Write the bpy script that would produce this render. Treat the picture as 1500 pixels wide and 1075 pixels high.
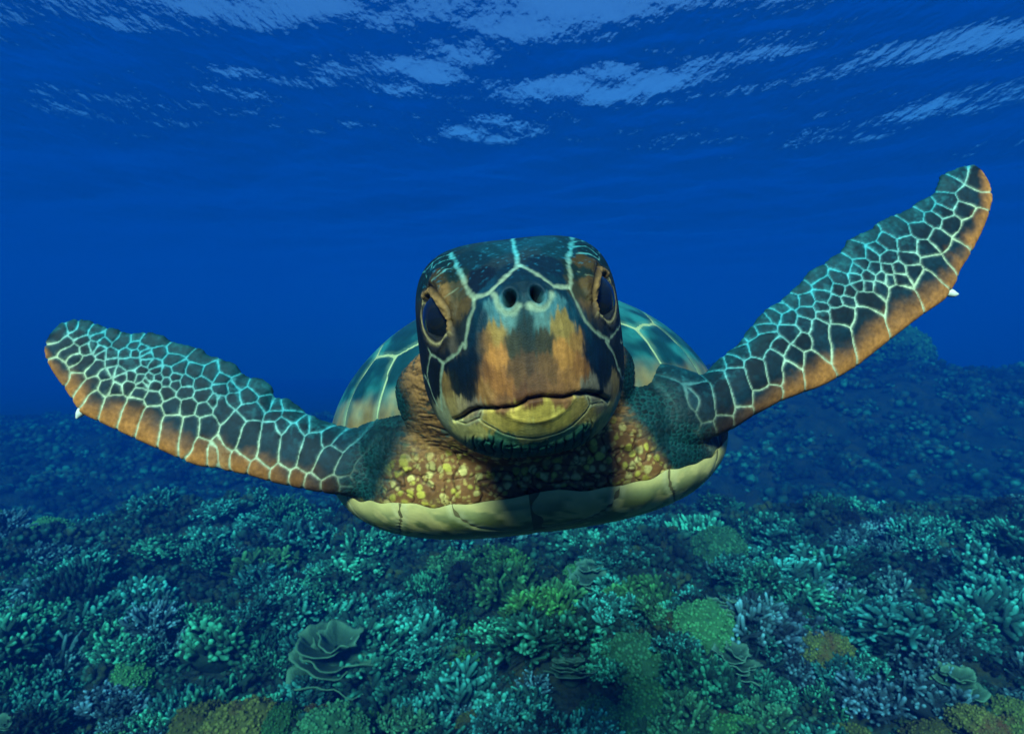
import bpy, bmesh, math, random
import numpy as np
from mathutils import Vector
from mathutils.bvhtree import BVHTree

for o in list(bpy.data.objects):
    bpy.data.objects.remove(o, do_unlink=True)
S = bpy.context.scene
COL = S.collection
rng = np.random.default_rng(7)

# ------------------------------------------------------------------ camera, sky, sun, exposure
F = 964.0                                   # focal length in photo pixels (1500 wide)
cam = bpy.data.objects.new('camera', bpy.data.cameras.new('camera'))
COL.objects.link(cam)
cam.rotation_euler = (math.radians(90), 0, 0)
cam.data.sensor_width = 36
cam.data.lens = 36 * F / 1500
cam.data.clip_start = 0.02
cam.data.clip_end = 1000
cam.data.dof.use_dof = True
cam.data.dof.focus_distance = 0.52
cam.data.dof.aperture_fstop = 16
S.camera = cam

SUN_EL, SUN_AZ = math.radians(33), math.radians(-168)      # azimuth from +Y towards +X: behind and to one side
src = Vector((math.sin(SUN_AZ) * math.cos(SUN_EL), math.cos(SUN_AZ) * math.cos(SUN_EL), math.sin(SUN_EL)))
sun = bpy.data.objects.new('sun', bpy.data.lights.new('sun', 'SUN'))
COL.objects.link(sun)
sun.data.energy = 5
sun.data.angle = math.radians(11)      # the rippled surface spreads the beam
sun.data.color = (1.0, 0.93, 0.82)
sun.location = (0, 0, 30)
sun.rotation_euler = (-src).to_track_quat('-Z', 'Y').to_euler()

W = bpy.data.worlds.new('World')
S.world = W
W.use_nodes = True
nt = W.node_tree
sky = nt.nodes.new('ShaderNodeTexSky')
sky.sky_type = 'NISHITA'
sky.sun_disc = False
sky.sun_elevation = SUN_EL
sky.sun_rotation = SUN_AZ
sky.dust_density = 0.0
sky.ozone_density = 10.0
nt.nodes['Background'].inputs['Strength'].default_value = 0.065
nt.links.new(sky.outputs['Color'], nt.nodes['Background'].inputs['Color'])

S.view_settings.view_transform = 'Standard'
S.view_settings.look = 'None'
S.view_settings.gamma = 1
S.view_settings.use_curve_mapping = False
S.view_settings.exposure = 1.58
S.cycles.use_denoising = True
S.cycles.volume_bounces = 1
S.cycles.max_bounces = 6
S.cycles.transparent_max_bounces = 8

# ------------------------------------------------------------------ helpers
def at(px, py, d):
    """a point d metres ahead that the photograph shows at (px, py)"""
    return np.array([(px - 750) / F * d, d, -(py - 537.5) / F * d])

def lin(c):
    c = np.asarray(c, float) / 255
    return np.where(c <= 0.04045, c / 12.92, ((c + 0.055) / 1.055) ** 2.4)

def sstep(a, b, x):
    t = np.clip((x - a) / (b - a), 0, 1)
    return t * t * (3 - 2 * t)

def mesh_from(name, V, Fc, attrs=None, smooth=True):
    me = bpy.data.meshes.new(name)
    V = np.asarray(V, np.float32)
    if isinstance(Fc, np.ndarray):
        n, k = Fc.shape
        me.vertices.add(len(V)); me.vertices.foreach_set('co', V.ravel())
        me.loops.add(n * k); me.loops.foreach_set('vertex_index', Fc.astype(np.int32).ravel())
        me.polygons.add(n)
        me.polygons.foreach_set('loop_start', np.arange(n, dtype=np.int32) * k)
        me.update(calc_edges=True); me.validate()
    else:
        me.from_pydata(V.tolist(), [], Fc); me.update()
    if smooth:
        me.polygons.foreach_set('use_smooth', np.ones(len(me.polygons), bool))
    for k_, a in (attrs or {}).items():
        a = np.asarray(a, np.float32)
        if a.ndim == 1:
            at_ = me.attributes.new(k_, 'FLOAT', 'POINT'); at_.data.foreach_set('value', a)
        else:
            at_ = me.attributes.new(k_, 'FLOAT_COLOR', 'POINT')
            at_.data.foreach_set('color', np.c_[a[:, :3], np.ones(len(a))].astype(np.float32).ravel())
    return me

def obj(name, me, mat=None, parent=None, loc=(0, 0, 0)):
    o = bpy.data.objects.new(name, me)
    COL.objects.link(o)
    o.location = loc
    if mat is not None and me is not None and not me.materials:
        me.materials.append(mat)
    if parent is not None:
        o.parent = parent
    return o

def tag(o, label=None, cat=None, group=None, kind=None):
    if label: o['label'] = label
    if cat: o['category'] = cat
    if group: o['group'] = group
    if kind: o['kind'] = kind
    return o

_TAB = np.random.default_rng(1234).random((64 ** 3, 4)).astype(np.float32)
def _lat(x, y, z, k):
    return _TAB[((x & 63) << 12) | ((y & 63) << 6) | (z & 63), k]
def noise3(P, scale, seed=0, octaves=3):
    """value noise on points, -1..1"""
    out = np.zeros(len(P), np.float32); amp = 1.0; tot = 0
    for o_ in range(octaves):
        q = (P * (scale * 2 ** o_) + (seed * 17.13 + o_ * 5.3)).astype(np.float32)
        i = np.floor(q).astype(np.int32); f = q - i; f = f * f * (3 - 2 * f)
        x, y, z = i.T; fx, fy, fz = f.T
        k = (seed + o_) & 3
        x0, x1 = (x & 63) << 12, ((x + 1) & 63) << 12
        y0, y1 = (y & 63) << 6, ((y + 1) & 63) << 6
        z0, z1 = z & 63, (z + 1) & 63
        T = _TAB[:, k]
        a = T[x0 | y0 | z0] * (1 - fx) + T[x1 | y0 | z0] * fx
        b = T[x0 | y1 | z0] * (1 - fx) + T[x1 | y1 | z0] * fx
        c = T[x0 | y0 | z1] * (1 - fx) + T[x1 | y0 | z1] * fx
        d = T[x0 | y1 | z1] * (1 - fx) + T[x1 | y1 | z1] * fx
        a = a * (1 - fy) + b * fy; c = c * (1 - fy) + d * fy
        out += (a * (1 - fz) + c * fz) * (2 * amp) - amp; tot += amp; amp *= 0.5
    return (out / tot).astype(float)

def smooth_curve(x, xp, fp, k=0):
    y = np.interp(x, xp, fp)
    for _ in range(k):
        y[1:-1] = 0.25 * y[:-2] + 0.5 * y[1:-1] + 0.25 * y[2:]
    return y

def loft(R):
    """closed tube with end caps from rings (nr, na, 3)"""
    nr, na, _ = R.shape
    V = np.concatenate([R.reshape(-1, 3), R[0].mean(0)[None], R[-1].mean(0)[None]])
    i, j = np.meshgrid(np.arange(nr - 1), np.arange(na), indexing='ij')
    j2 = (j + 1) % na
    Q = np.stack([i * na + j, i * na + j2, (i + 1) * na + j2, (i + 1) * na + j], -1).reshape(-1, 4)
    T = []
    c0, c1 = nr * na, nr * na + 1
    for a in range(na):
        b = (a + 1) % na
        T.append((c0, b, a)); T.append((c1, (nr - 1) * na + a, (nr - 1) * na + b))
    return V, [tuple(q) for q in Q.tolist()] + T

def tube(P, rad, na=14, n=40):
    P = np.asarray(P, float); rad = np.asarray(rad, float)
    s = np.linspace(0, 1, len(P)); t = np.linspace(0, 1, n)
    C = np.stack([smooth_curve(t, s, P[:, k], 6) for k in range(3)], 1)
    r = smooth_curve(t, np.linspace(0, 1, len(rad)), rad, 4)
    T = np.gradient(C, axis=0); T /= np.linalg.norm(T, axis=1, keepdims=True)
    up = np.array([0.3, 0.9, 0.2]); A = np.cross(T, up); A /= np.linalg.norm(A, axis=1, keepdims=True)
    B = np.cross(T, A)
    a = np.linspace(0, 2 * np.pi, na, endpoint=False)
    R = C[:, None] + r[:, None, None] * (np.cos(a)[None, :, None] * A[:, None] + np.sin(a)[None, :, None] * B[:, None])
    return loft(R)

def poly_dist(P, L):
    """distance of points P to polyline L (3D)"""
    L = np.asarray(L, float); best = np.full(len(P), 1e9)
    for a, b in zip(L[:-1], L[1:]):
        ab = b - a; t = np.clip(((P - a) @ ab) / max(ab @ ab, 1e-12), 0, 1)
        d = np.linalg.norm(P - a - t[:, None] * ab, axis=1)
        best = np.minimum(best, d)
    return best

# ------------------------------------------------------------------ material helpers
def new_mat(name):
    m = bpy.data.materials.new(name); m.use_nodes = True
    return m, m.node_tree.nodes, m.node_tree.links, m.node_tree.nodes['Principled BSDF']

def attr_mat(name, rough=0.5, spec=0.4, nscale=120, namp=0.25, bump=0.15, bscale=400, coat=0.0):
    """colour from the mesh's own painted attribute, with fine mottling and relief"""
    m, N, L, b = new_mat(name)
    a = N.new('ShaderNodeAttribute'); a.attribute_name = 'col'
    tc = N.new('ShaderNodeTexCoord')
    n1 = N.new('ShaderNodeTexNoise'); n1.inputs['Scale'].default_value = nscale; n1.inputs['Detail'].default_value = 5
    L.new(tc.outputs['Object'], n1.inputs['Vector'])
    mr = N.new('ShaderNodeMapRange'); mr.inputs['From Min'].default_value = 0.25; mr.inputs['From Max'].default_value = 0.75
    mr.inputs['To Min'].default_value = 1 - namp; mr.inputs['To Max'].default_value = 1 + namp
    L.new(n1.outputs['Fac'], mr.inputs['Value'])
    mx = N.new('ShaderNodeVectorMath'); mx.operation = 'SCALE'
    L.new(a.outputs['Color'], mx.inputs[0]); L.new(mr.outputs['Result'], mx.inputs['Scale'])
    L.new(mx.outputs['Vector'], b.inputs['Base Color'])
    b.inputs['Roughness'].default_value = rough
    b.inputs['Specular IOR Level'].default_value = spec
    b.inputs['Coat Weight'].default_value = coat
    n2 = N.new('ShaderNodeTexNoise'); n2.inputs['Scale'].default_value = bscale; n2.inputs['Detail'].default_value = 4
    L.new(tc.outputs['Object'], n2.inputs['Vector'])
    bp = N.new('ShaderNodeBump'); bp.inputs['Strength'].default_value = bump; bp.inputs['Distance'].default_value = 0.002
    L.new(n2.outputs['Fac'], bp.inputs['Height']); L.new(bp.outputs['Normal'], b.inputs['Normal'])
    return m


# ------------------------------------------------------------------ structure: sea floor, water surface, water body
SURF_Z = 6.6

def ground_z(x, y):
    x = np.asarray(x, float); y = np.asarray(y, float)
    P = np.c_[x.ravel(), y.ravel(), np.zeros(x.size)]
    nz = lambda s, k, o=2: noise3(P, s, k, o).reshape(x.shape)
    base = -1.92 + 0.055 * (np.clip(y, 0, 7.2) - 2.5)
    base += 0.030 * np.clip(x, -6, 8) * sstep(2, 7, y)
    base -= 0.95 * sstep(7.0, 10.0, y)                       # the near shelf falls away
    base += 0.75 * sstep(12.5, 19, y) + 1.35 * sstep(12.5, 19, y) * sstep(0.5, 6, x)   # the next ridge, higher to one side
    base -= 0.5 * sstep(24, 34, y) 
    base += 0.26 * nz(0.55, 3) + 0.26 * nz(1.4, 5) + 0.13 * nz(3.2, 8)
    base -= 0.40 * np.exp(-(((x + 0.95) / 0.28) ** 2 + ((y - 3.75) / 0.30) ** 2))     # a dark hollow
    base -= 0.30 * np.exp(-(((x - 1.25) / 0.25) ** 2 + ((y - 4.6) / 0.3) ** 2))
    base += 0.9 * np.exp(-(((x - 11.6) / 0.95) ** 2 + ((y - 20.0) / 1.0) ** 2))
    return base

def make_ground():
    def axis(near, far, step, n):
        a = np.arange(0, near, step)
        b = near + (far - near) * np.linspace(0, 1, n) ** 2.2
        return np.concatenate([a, b])
    xs = axis(13, 125, 0.085, 40); xs = np.concatenate([-xs[:0:-1], xs])
    yp = axis(23, 125, 0.075, 40); yn = axis(1, 125, 0.4, 30)
    ys = np.concatenate([-yn[:0:-1], yp])
    X, Y = np.meshgrid(xs, ys, indexing='ij')
    Z = ground_z(X, Y)
    P = np.c_[X.ravel(), Y.ravel(), Z.ravel()]
    Pz = P * np.array([1, 1, 0])
    fine = np.exp(-np.maximum(0, np.abs(P[:, 1] - 5) - 4) / 8)
    P[:, 2] += fine * (0.055 * noise3(Pz, 7, 21, 3) + 0.035 * np.abs(noise3(Pz, 15, 22, 2)))
    n0, n1 = X.shape
    i, j = np.meshgrid(np.arange(n0 - 1), np.arange(n1 - 1), indexing='ij')
    Q = np.stack([i * n1 + j, (i + 1) * n1 + j, (i + 1) * n1 + j + 1, i * n1 + j + 1], -1).reshape(-1, 4)
    m, N, L, b = new_mat('encrusted_rock')
    tc = N.new('ShaderNodeTexCoord')
    n1_ = N.new('ShaderNodeTexNoise'); n1_.inputs['Scale'].default_value = 2.3; n1_.inputs['Detail'].default_value = 8
    n1_.inputs['Roughness'].default_value = 0.75
    L.new(tc.outputs['Object'], n1_.inputs['Vector'])
    cr = N.new('ShaderNodeValToRGB')
    cr.color_ramp.elements[0].position = 0.34; cr.color_ramp.elements[0].color = (0.003, 0.008, 0.008, 1)
    cr.color_ramp.elements[1].position = 0.72; cr.color_ramp.elements[1].color = (0.03, 0.06, 0.045, 1)
    e = cr.color_ramp.elements.new(0.5); e.color = (0.010, 0.024, 0.020, 1)
    e = cr.color_ramp.elements.new(0.6); e.color = (0.025, 0.03, 0.01, 1)
    L.new(n1_.outputs['Fac'], cr.inputs['Fac']); L.new(cr.outputs['Color'], b.inputs['Base Color'])
    b.inputs['Roughness'].default_value = 0.9; b.inputs['Specular IOR Level'].default_value = 0.1
    n2 = N.new('ShaderNodeTexVoronoi'); n2.inputs['Scale'].default_value = 28
    L.new(tc.outputs['Object'], n2.inputs['Vector'])
    bp = N.new('ShaderNodeBump'); bp.inputs['Distance'].default_value = 0.03; bp.inputs['Strength'].default_value = 0.8
    L.new(n2.outputs['Distance'], bp.inputs['Height']); L.new(bp.outputs['Normal'], b.inputs['Normal'])
    o = obj('seabed', mesh_from('seabed', P, Q), m)
    tag(o, 'dark encrusted rock floor of the reef beneath the corals', kind='structure')
make_ground()

def make_surface():
    a = np.arange(0, 34, 0.23); b = 34 + (122 - 34) * np.linspace(0, 1, 60) ** 2
    xs = np.concatenate([a, b]); xs = np.concatenate([-xs[:0:-1], xs])
    ys = np.concatenate([-(np.concatenate([np.arange(0, 14, 0.22), 14 + 108 * np.linspace(0, 1, 50) ** 2]))[:0:-1], np.concatenate([a, b])])
    X, Y = np.meshgrid(xs, ys, indexing='ij')
    r = np.random.default_rng(23)
    Z = np.zeros_like(X)
    for k in range(46):
        lam = 0.85 * (12.0 / 0.85) ** r.random()
        th = math.radians(62) + r.normal(0, 0.62)
        amp = 0.0031 * lam ** 0.82 * (0.5 + r.random())
        kk = 2 * np.pi / lam
        ph = kk * (X * math.cos(th) + Y * math.sin(th)) + r.random() * 6.28
        Z += amp * (np.sin(ph) + 0.25 * np.sin(2 * ph + 0.6))
    Z *= np.exp(-np.maximum(0, np.hypot(X, Y) - 30) / 20)
    P = np.c_[X.ravel(), Y.ravel(), (SURF_Z + Z).ravel()]
    n0, n1 = X.shape
    i, j = np.meshgrid(np.arange(n0 - 1), np.arange(n1 - 1), indexing='ij')
    Q = np.stack([i * n1 + j, (i + 1) * n1 + j, (i + 1) * n1 + j + 1, i * n1 + j + 1], -1).reshape(-1, 4)
    m = bpy.data.materials.new('sea_surface'); m.use_nodes = True
    N, L = m.node_tree.nodes, m.node_tree.links
    N.remove(N['Principled BSDF'])
    tr = N.new('ShaderNodeBsdfTransparent'); gl = N.new('ShaderNodeBsdfGlossy')
    gl.inputs['Roughness'].default_value = 0.06; gl.inputs['Color'].default_value = (0.9, 0.95, 1, 1)
    tr.inputs['Color'].default_value = (0.97, 0.99, 1, 1)
    fr = N.new('ShaderNodeFresnel'); fr.inputs['IOR'].default_value = 1.11
    tc = N.new('ShaderNodeTexCoord')
    mp = N.new('ShaderNodeMapping'); mp.inputs['Rotation'].default_value = (0, 0, math.radians(62)); mp.inputs['Scale'].default_value = (1, 0.45, 1)
    n1_ = N.new('ShaderNodeTexNoise'); n1_.inputs['Scale'].default_value = 4.0; n1_.inputs['Detail'].default_value = 3
    L.new(tc.outputs['Object'], mp.inputs['Vector']); L.new(mp.outputs['Vector'], n1_.inputs['Vector'])
    bp = N.new('ShaderNodeBump'); bp.inputs['Strength'].default_value = 0.6; bp.inputs['Distance'].default_value = 0.07
    L.new(n1_.outputs['Fac'], bp.inputs['Height'])
    L.new(bp.outputs['Normal'], fr.inputs['Normal']); L.new(bp.outputs['Normal'], gl.inputs['Normal'])
    mx = N.new('ShaderNodeMixShader')
    L.new(fr.outputs['Fac'], mx.inputs['Fac']); L.new(tr.outputs[0], mx.inputs[1]); L.new(gl.outputs[0], mx.inputs[2])
    L.new(mx.outputs[0], N['Material Output'].inputs['Surface'])
    o = obj('water', mesh_from('water', P, Q), m)
    tag(o, 'rippled underside of the sea surface with bright glints of sky', kind='structure')
make_surface()

def make_haze():
    bm = bmesh.new(); bmesh.ops.create_cube(bm, size=1)
    z0, z1 = -6.5, SURF_Z + 0.75
    for v in bm.verts:
        v.co = Vector((v.co.x * 258, v.co.y * 258, z0 if v.co.z < 0 else z1))
    me = bpy.data.meshes.new('haze'); bm.to_mesh(me); bm.free()
    m = bpy.data.materials.new('sea_water_body'); m.use_nodes = True
    N, L = m.node_tree.nodes, m.node_tree.links
    N.remove(N['Principled BSDF'])
    v = N.new('ShaderNodeVolumePrincipled')
    v.inputs['Color'].default_value = (0.0004, 0.040, 0.205, 1)
    v.inputs['Absorption Color'].default_value = (0.0, 0.28, 0.42, 1)
    v.inputs['Density'].default_value = 0.084
    v.inputs['Anisotropy'].default_value = 0.0
    L.new(v.outputs[0], N['Material Output'].inputs['Volume'])
    o = obj('haze', me, m)
    tag(o, 'clear deep blue sea water fading the far reef', kind='stuff')
make_haze()

# ------------------------------------------------------------------ the turtle
# head-local frame (cm): x to the head's side, y backwards, z up; the animal is banked about 6.8 degrees
BANK = math.radians(6.8)
EX = np.array([math.cos(BANK), 0, math.sin(BANK)]); EZ = np.array([-math.sin(BANK), 0, math.cos(BANK)])
YAW = math.radians(2.0)
HY = np.array([-math.sin(YAW), math.cos(YAW), 0.0])
HX = EX - HY * (EX @ HY); HX /= np.linalg.norm(HX)
HZ = np.cross(HX, HY)
H0 = at(768, 505, 0.46)
def head_pt(x, y, z):
    return H0 + 0.01 * (np.multiply.outer(x, HX) + np.multiply.outer(y, HY) + np.multiply.outer(z, HZ))
def to_head(P):
    Q = (P - H0) * 100
    return np.c_[Q @ HX, Q @ HY, Q @ HZ]

parts_V, parts_F, off = [], [], 0
def add(VF):
    global off
    V, Fc = VF
    parts_V.append(V); parts_F.extend([tuple(i + off for i in f) for f in Fc]); off += len(V)

def spow(v, p):
    return np.sign(v) * np.abs(v) ** p

def make_head():
    ty = [-6.25, -6.2, -6.0, -5.5, -4.6, -2.5, 0, 2, 4, 6, 9, 12, 17, 24]
    zt = [0.6, 1.9, 2.9, 3.6, 4.25, 5.4, 6.7, 7.6, 8.25, 8.5, 8.0, 6.8, 4.8, 3.0]
    zb = [-0.6, -2.4, -3.6, -4.7, -5.7, -7.1, -7.75, -7.95, -7.85, -7.6, -7.2, -7.4, -9.5, -13.0]
    w = [0.5, 1.3, 2.1, 3.0, 4.05, 5.5, 6.7, 7.35, 7.75, 7.85, 7.3, 6.7, 8.5, 13.0]
    ex = [2.0, 2.0, 2.1, 2.2, 2.35, 2.5, 2.7, 2.8, 2.8, 2.7, 2.5, 2.3, 2.1, 2.0]
    y = np.concatenate([np.linspace(-6.25, -5.4, 26)[:-1], np.linspace(-5.4, 24, 90)])
    I = lambda f: smooth_curve(y, ty, f, 3)
    zt, zb, w, ex = I(zt), I(zb), I(w), I(ex)
    a = np.linspace(0, 2 * np.pi, 120, endpoint=False)
    c, s = np.cos(a), np.sin(a)
    exu = ex * (1 + 0.32 * sstep(-3, 3, y) * (1 - sstep(9, 14, y)))
    X = w[:, None] * np.where(s[None] >= 0, spow(c[None], 2 / exu[:, None]), spow(c[None], 2 / ex[:, None]))
    mid = np.interp(y, [-6, 4, 24], [-0.4, 0.5, -3])
    Zu = np.where(s[None] >= 0, (zt - mid)[:, None], (mid - zb)[:, None]) * np.where(s[None] >= 0, spow(s[None], 2 / exu[:, None]), spow(s[None], 2 / ex[:, None])) + mid[:, None]
    Y = np.repeat(y[:, None], 120, 1)
    return loft(head_pt(X, Y, Zu))
headVF = make_head()
add(headVF)
head_bvh = BVHTree.FromPolygons([tuple(v) for v in headVF[0]], headVF[1])
def hit(bvh, px, py):
    """the surface point that the photograph shows at this pixel"""
    d = Vector(at(px, py, 1.0)).normalized()
    h = bvh.ray_cast(Vector((0, 0, 0)), d)
    return None if h[0] is None else np.array(h[0])
def hh(pts, lift=0.0):
    out = []
    for p in pts:
        q = hit(head_bvh, *p)
        if q is None:
            x, y_, z = to_head(at(p[0], p[1], 0.49)[None])[0]
            q = at(p[0], p[1], 0.495)
        out.append(q * (1 - lift))
    return np.array(out)

# eyelids, brow swellings
LIDS = {
    'upper_a': ([(608, 414), (622, 424), (640, 443), (655, 464), (666, 484)], [.0045, .0058, .0062, .0055, .0038]),
    'lower_a': ([(610, 468), (617, 484), (632, 496), (650, 502), (666, 498)], [.003, .0036, .004, .004, .003]),
    'upper_b': ([(901, 386), (893, 396), (882, 414), (875, 436), (871, 455)], [.0045, .0058, .0062, .0055, .0038]),
    'lower_b': ([(912, 440), (908, 452), (898, 465), (884, 473), (874, 470)], [.003, .0036, .004, .004, .003]),
}
for p, r in (([(642, 400), (652, 414), (664, 440), (676, 470)], [.006, .011, .011, .006]),
             ([(862, 386), (858, 402), (854, 422), (853, 442)], [.005, .009, .009, .006])):
    add(tube(hh(p, -0.022), r))

# torso skin between the two shells
BX0 = at(766, 600, 0.95)
def body_pt(x, y, z):
    """body frame in cm around the middle of the shell"""
    return BX0 + 0.01 * (np.multiply.outer(x, EX) + np.multiply.outer(y, np.array([0, 1.0, 0])) + np.multiply.outer(z, EZ))
def to_body(P):
    Q = (P - BX0) * 100
    return np.c_[Q @ EX, Q[:, 1], Q @ EZ]
def superell(cx, cy, cz, rx, ry, rz, n=2.3, nu=90, nv=60):
    ph = np.linspace(-np.pi / 2 + 0.02, np.pi / 2 - 0.02, nv); a = np.linspace(0, 2 * np.pi, nu, endpoint=False)
    X = cx + rx * spow(np.cos(ph), 2 / n)[:, None] * spow(np.cos(a), 2 / n)[None]
    Y = cy + ry * spow(np.cos(ph), 2 / n)[:, None] * spow(np.sin(a), 2 / n)[None]
    Z = cz + rz * np.repeat(spow(np.sin(ph), 2 / n)[:, None], nu, 1)
    return loft(body_pt(X, Y, Z))
add(superell(0, -11, -3.0, 22.5, 17.0, 8.4, 2.6))
add(superell(0, -10, -5.2, 23.4, 17.9, 4.7, 2.7))
add(tube(body_pt(np.zeros(3), np.array([0, 18, 38.0]), np.array([-4, -4, -5.0])), [.06, .05, .05], 30))
for sgn in (-1, 1):
    add(tube(body_pt(np.array([0, sgn * 10, sgn * 15.0]), np.array([30, 33, 37.0]), np.array([-4.5, -5, -5.2])), [.03, .03, .025], 24))

# front flippers: stations of (trailing x, y, leading x, y, depth trailing, depth leading, thickness)
LEFT = [(612, 640, 610, 722, .790, .765, .044), (575, 632, 570, 732, .765, .735, .047), (538, 630, 535, 731, .755, .725, .046), (504, 626, 500, 724, .752, .722, .042),
        (465, 616, 465, 718, .752, .722, .036), (440, 600, 419, 709, .752, .722, .031), (424, 585, 392, 702, .752, .722, .029), (404, 584, 365, 694, .752, .722, .027),
        (397, 566, 338, 689, .752, .722, .026), (382, 555, 311, 684, .751, .721, .025), (361, 551, 290, 680, .750, .720, .024), (345, 534, 272, 674, .749, .719, .023), (315, 523, 237, 658, .747, .718, .022),
        (287, 510, 218, 650, .745, .718, .021), (253, 496, 199, 641, .742, .716, .020), (222, 487, 171, 628, .739, .715, .019),
        (195, 488, 146, 616, .737, .714, .018), (156, 481, 119, 604, .733, .713, .017), (131, 470, 98, 570, .730, .712, .015),
        (110, 468, 79, 544, .726, .710, .013), (90, 473, 69, 525, .722, .709, .010), (76, 489, 67, 510, .718, .710, .006)]
RIGHT = [(915, 530, 905, 650, .800, .760, .046), (945, 530, 940, 656, .765, .725, .052), (985, 536, 988, 660, .745, .710, .054), (1027, 552, 1046, 640, .745, .715, .047), (1050, 531, 1072, 627, .750, .722, .042),
         (1083, 505, 1105, 606, .755, .728, .036), (1101, 482, 1143, 586, .761, .734, .031), (1119, 458, 1177, 573, .767, .739, .028), (1137, 446, 1195, 567, .771, .743, .026),
         (1152, 428, 1213, 559, .776, .747, .025), (1177, 410, 1236, 546, .780, .752, .024), (1208, 381, 1257, 533, .786, .758, .023), (1235, 361, 1302, 497, .792, .764, .022),
         (1257, 347, 1346, 463, .798, .770, .021), (1288, 327, 1382, 439, .804, .777, .020), (1320, 312, 1398, 414, .810, .783, .018),
         (1346, 298, 1404, 396, .815, .789, .017), (1369, 285, 1420, 372, .820, .795, .015), (1375, 269, 1436, 341, .825, .802, .013),
         (1377, 258, 1447, 314, .828, .808, .012), (1391, 252, 1453, 289, .831, .813, .010), (1409, 245, 1447, 267, .834, .820, .008), (1422, 242, 1436, 251, .836, .828, .005)]
def make_flipper(ST, flip):
    ST = np.array(ST, float)
    TE = np.array([at(r[0], r[1], r[4]) for r in ST]); LE = np.array([at(r[2], r[3], r[5]) for r in ST]); th = ST[:, 6]
    s = np.r_[0, np.cumsum(np.linalg.norm(np.diff((TE + LE) / 2, axis=0), axis=1))]
    t = np.linspace(0, s[-1], 260)
    ip = lambda A: np.stack([smooth_curve(t, s, A[:, k], 2) for k in range(A.shape[1])], 1)
    te, le, h = ip(TE), ip(LE), smooth_curve(t, s, th, 8)
    rag = noise3(np.c_[t * 1.0, t * 0 + flip, t * 0], 55, 67, 3) * sstep(0.06, 0.16, t) * (1 - sstep(s[-1] * 0.80, s[-1] * 0.95, t))
    te = te + (te - le) * (0.055 * rag)[:, None]
    mid = (te + le) / 2
    T = np.gradient(mid, axis=0)
    for _ in range(30): T[1:-1] = 0.25 * T[:-2] + 0.5 * T[1:-1] + 0.25 * T[2:]
    ch = te - le
    Nn = np.cross(T, ch); Nn /= np.linalg.norm(Nn, axis=1, keepdims=True)
    for _ in range(20): Nn[1:-1] = 0.25 * Nn[:-2] + 0.5 * Nn[1:-1] + 0.25 * Nn[2:]
    Nn *= np.where(Nn[:, 1:2] < 0, 1, -1)                 # towards the swimmer's front
    n = 44
    c = (1 - np.cos(np.linspace(0, np.pi, n))) / 2
    prof = c ** 0.5 * (1 - c) ** 0.75; prof = prof / prof.max() + 0.06
    root = np.exp(-t / 0.07)[:, None]
    ell = np.sqrt(np.clip(1 - (2 * c - 1) ** 2, 0, 1))
    pr = prof[None] * (1 - root) + ell[None] * root
    pr[:, 0] = 0.0
    up = le[:, None] + ch[:, None] * c[None, :, None] + Nn[:, None] * (h[:, None] * 0.5 * pr)[..., None]
    dn = le[:, None] + ch[:, None] * c[None, :, None] - Nn[:, None] * (h[:, None] * 0.5 * pr)[..., None]
    R = np.concatenate([up, dn[:, -2:0:-1]], 1)
    return loft(R), le, te
lf, LE_L, TE_L = make_flipper(LEFT, 0); add(lf)
rf, LE_R, TE_R = make_flipper(RIGHT, 1); add(rf)
# hind flippers and tail, trailing behind the shell
for sgn in (-1, 1):
    P = body_pt(np.array([sgn * 13, sgn * 19, sgn * 26, sgn * 31.0]), np.array([34, 44, 54, 60.0]), np.array([-5, -6, -7, -8.0]))
    V, Fc = tube(P, [.035, .05, .055, .02], 24)
    q = to_body(V); m_ = np.interp(q[:, 1], [34, 44, 54, 60], [-5, -6, -7, -8]); q[:, 2] = m_ + (q[:, 2] - m_) * 0.3
    add((body_pt(q[:, 0], q[:, 1], q[:, 2]).diagonal(0, 0, 0) if False else BX0 + 0.01 * (q[:, :1] * EX + q[:, 1:2] * np.array([0, 1.0, 0]) + q[:, 2:] * EZ), Fc))
add(tube(body_pt(np.array([0, 0, 0.0]), np.array([34, 45, 54.0]), np.array([-5, -7, -9.0])), [.03, .02, .006]))

# one skin over all of it, meshed finer where it is nearer (even size in angle)
_v = np.concatenate(parts_V)
raw = bpy.data.meshes.new('raw'); raw.from_pydata(np.c_[_v[:, 0] / _v[:, 1], 0.55 * np.log(_v[:, 1]), _v[:, 2] / _v[:, 1]].tolist(), [], parts_F); raw.update()
ro = bpy.data.objects.new('raw', raw); COL.objects.link(ro)
md = ro.modifiers.new('r', 'REMESH'); md.mode = 'VOXEL'; md.voxel_size = 0.00165; md.adaptivity = 0
ev = ro.evaluated_get(bpy.context.evaluated_depsgraph_get())
body_me = bpy.data.meshes.new_from_object(ev)
bpy.data.objects.remove(ro); bpy.data.meshes.remove(raw)
nv = len(body_me.vertices)
V = np.empty(nv * 3, np.float32); body_me.vertices.foreach_get('co', V); V = V.reshape(-1, 3).astype(float)
_d = np.exp(V[:, 1] / 0.55); V = np.c_[V[:, 0] * _d, _d, V[:, 2] * _d]
E = np.empty(len(body_me.edges) * 2, np.int32); body_me.edges.foreach_get('vertices', E); E = E.reshape(-1, 2)
npoly = len(body_me.polygons)
lt = np.empty(npoly, np.int32); body_me.polygons.foreach_get('loop_total', lt)
assert (lt == 4).all()
Q = np.empty(npoly * 4, np.int32); body_me.loops.foreach_get('vertex_index', Q); Q = Q.reshape(-1, 4)
bpy.data.meshes.remove(body_me)
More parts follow.
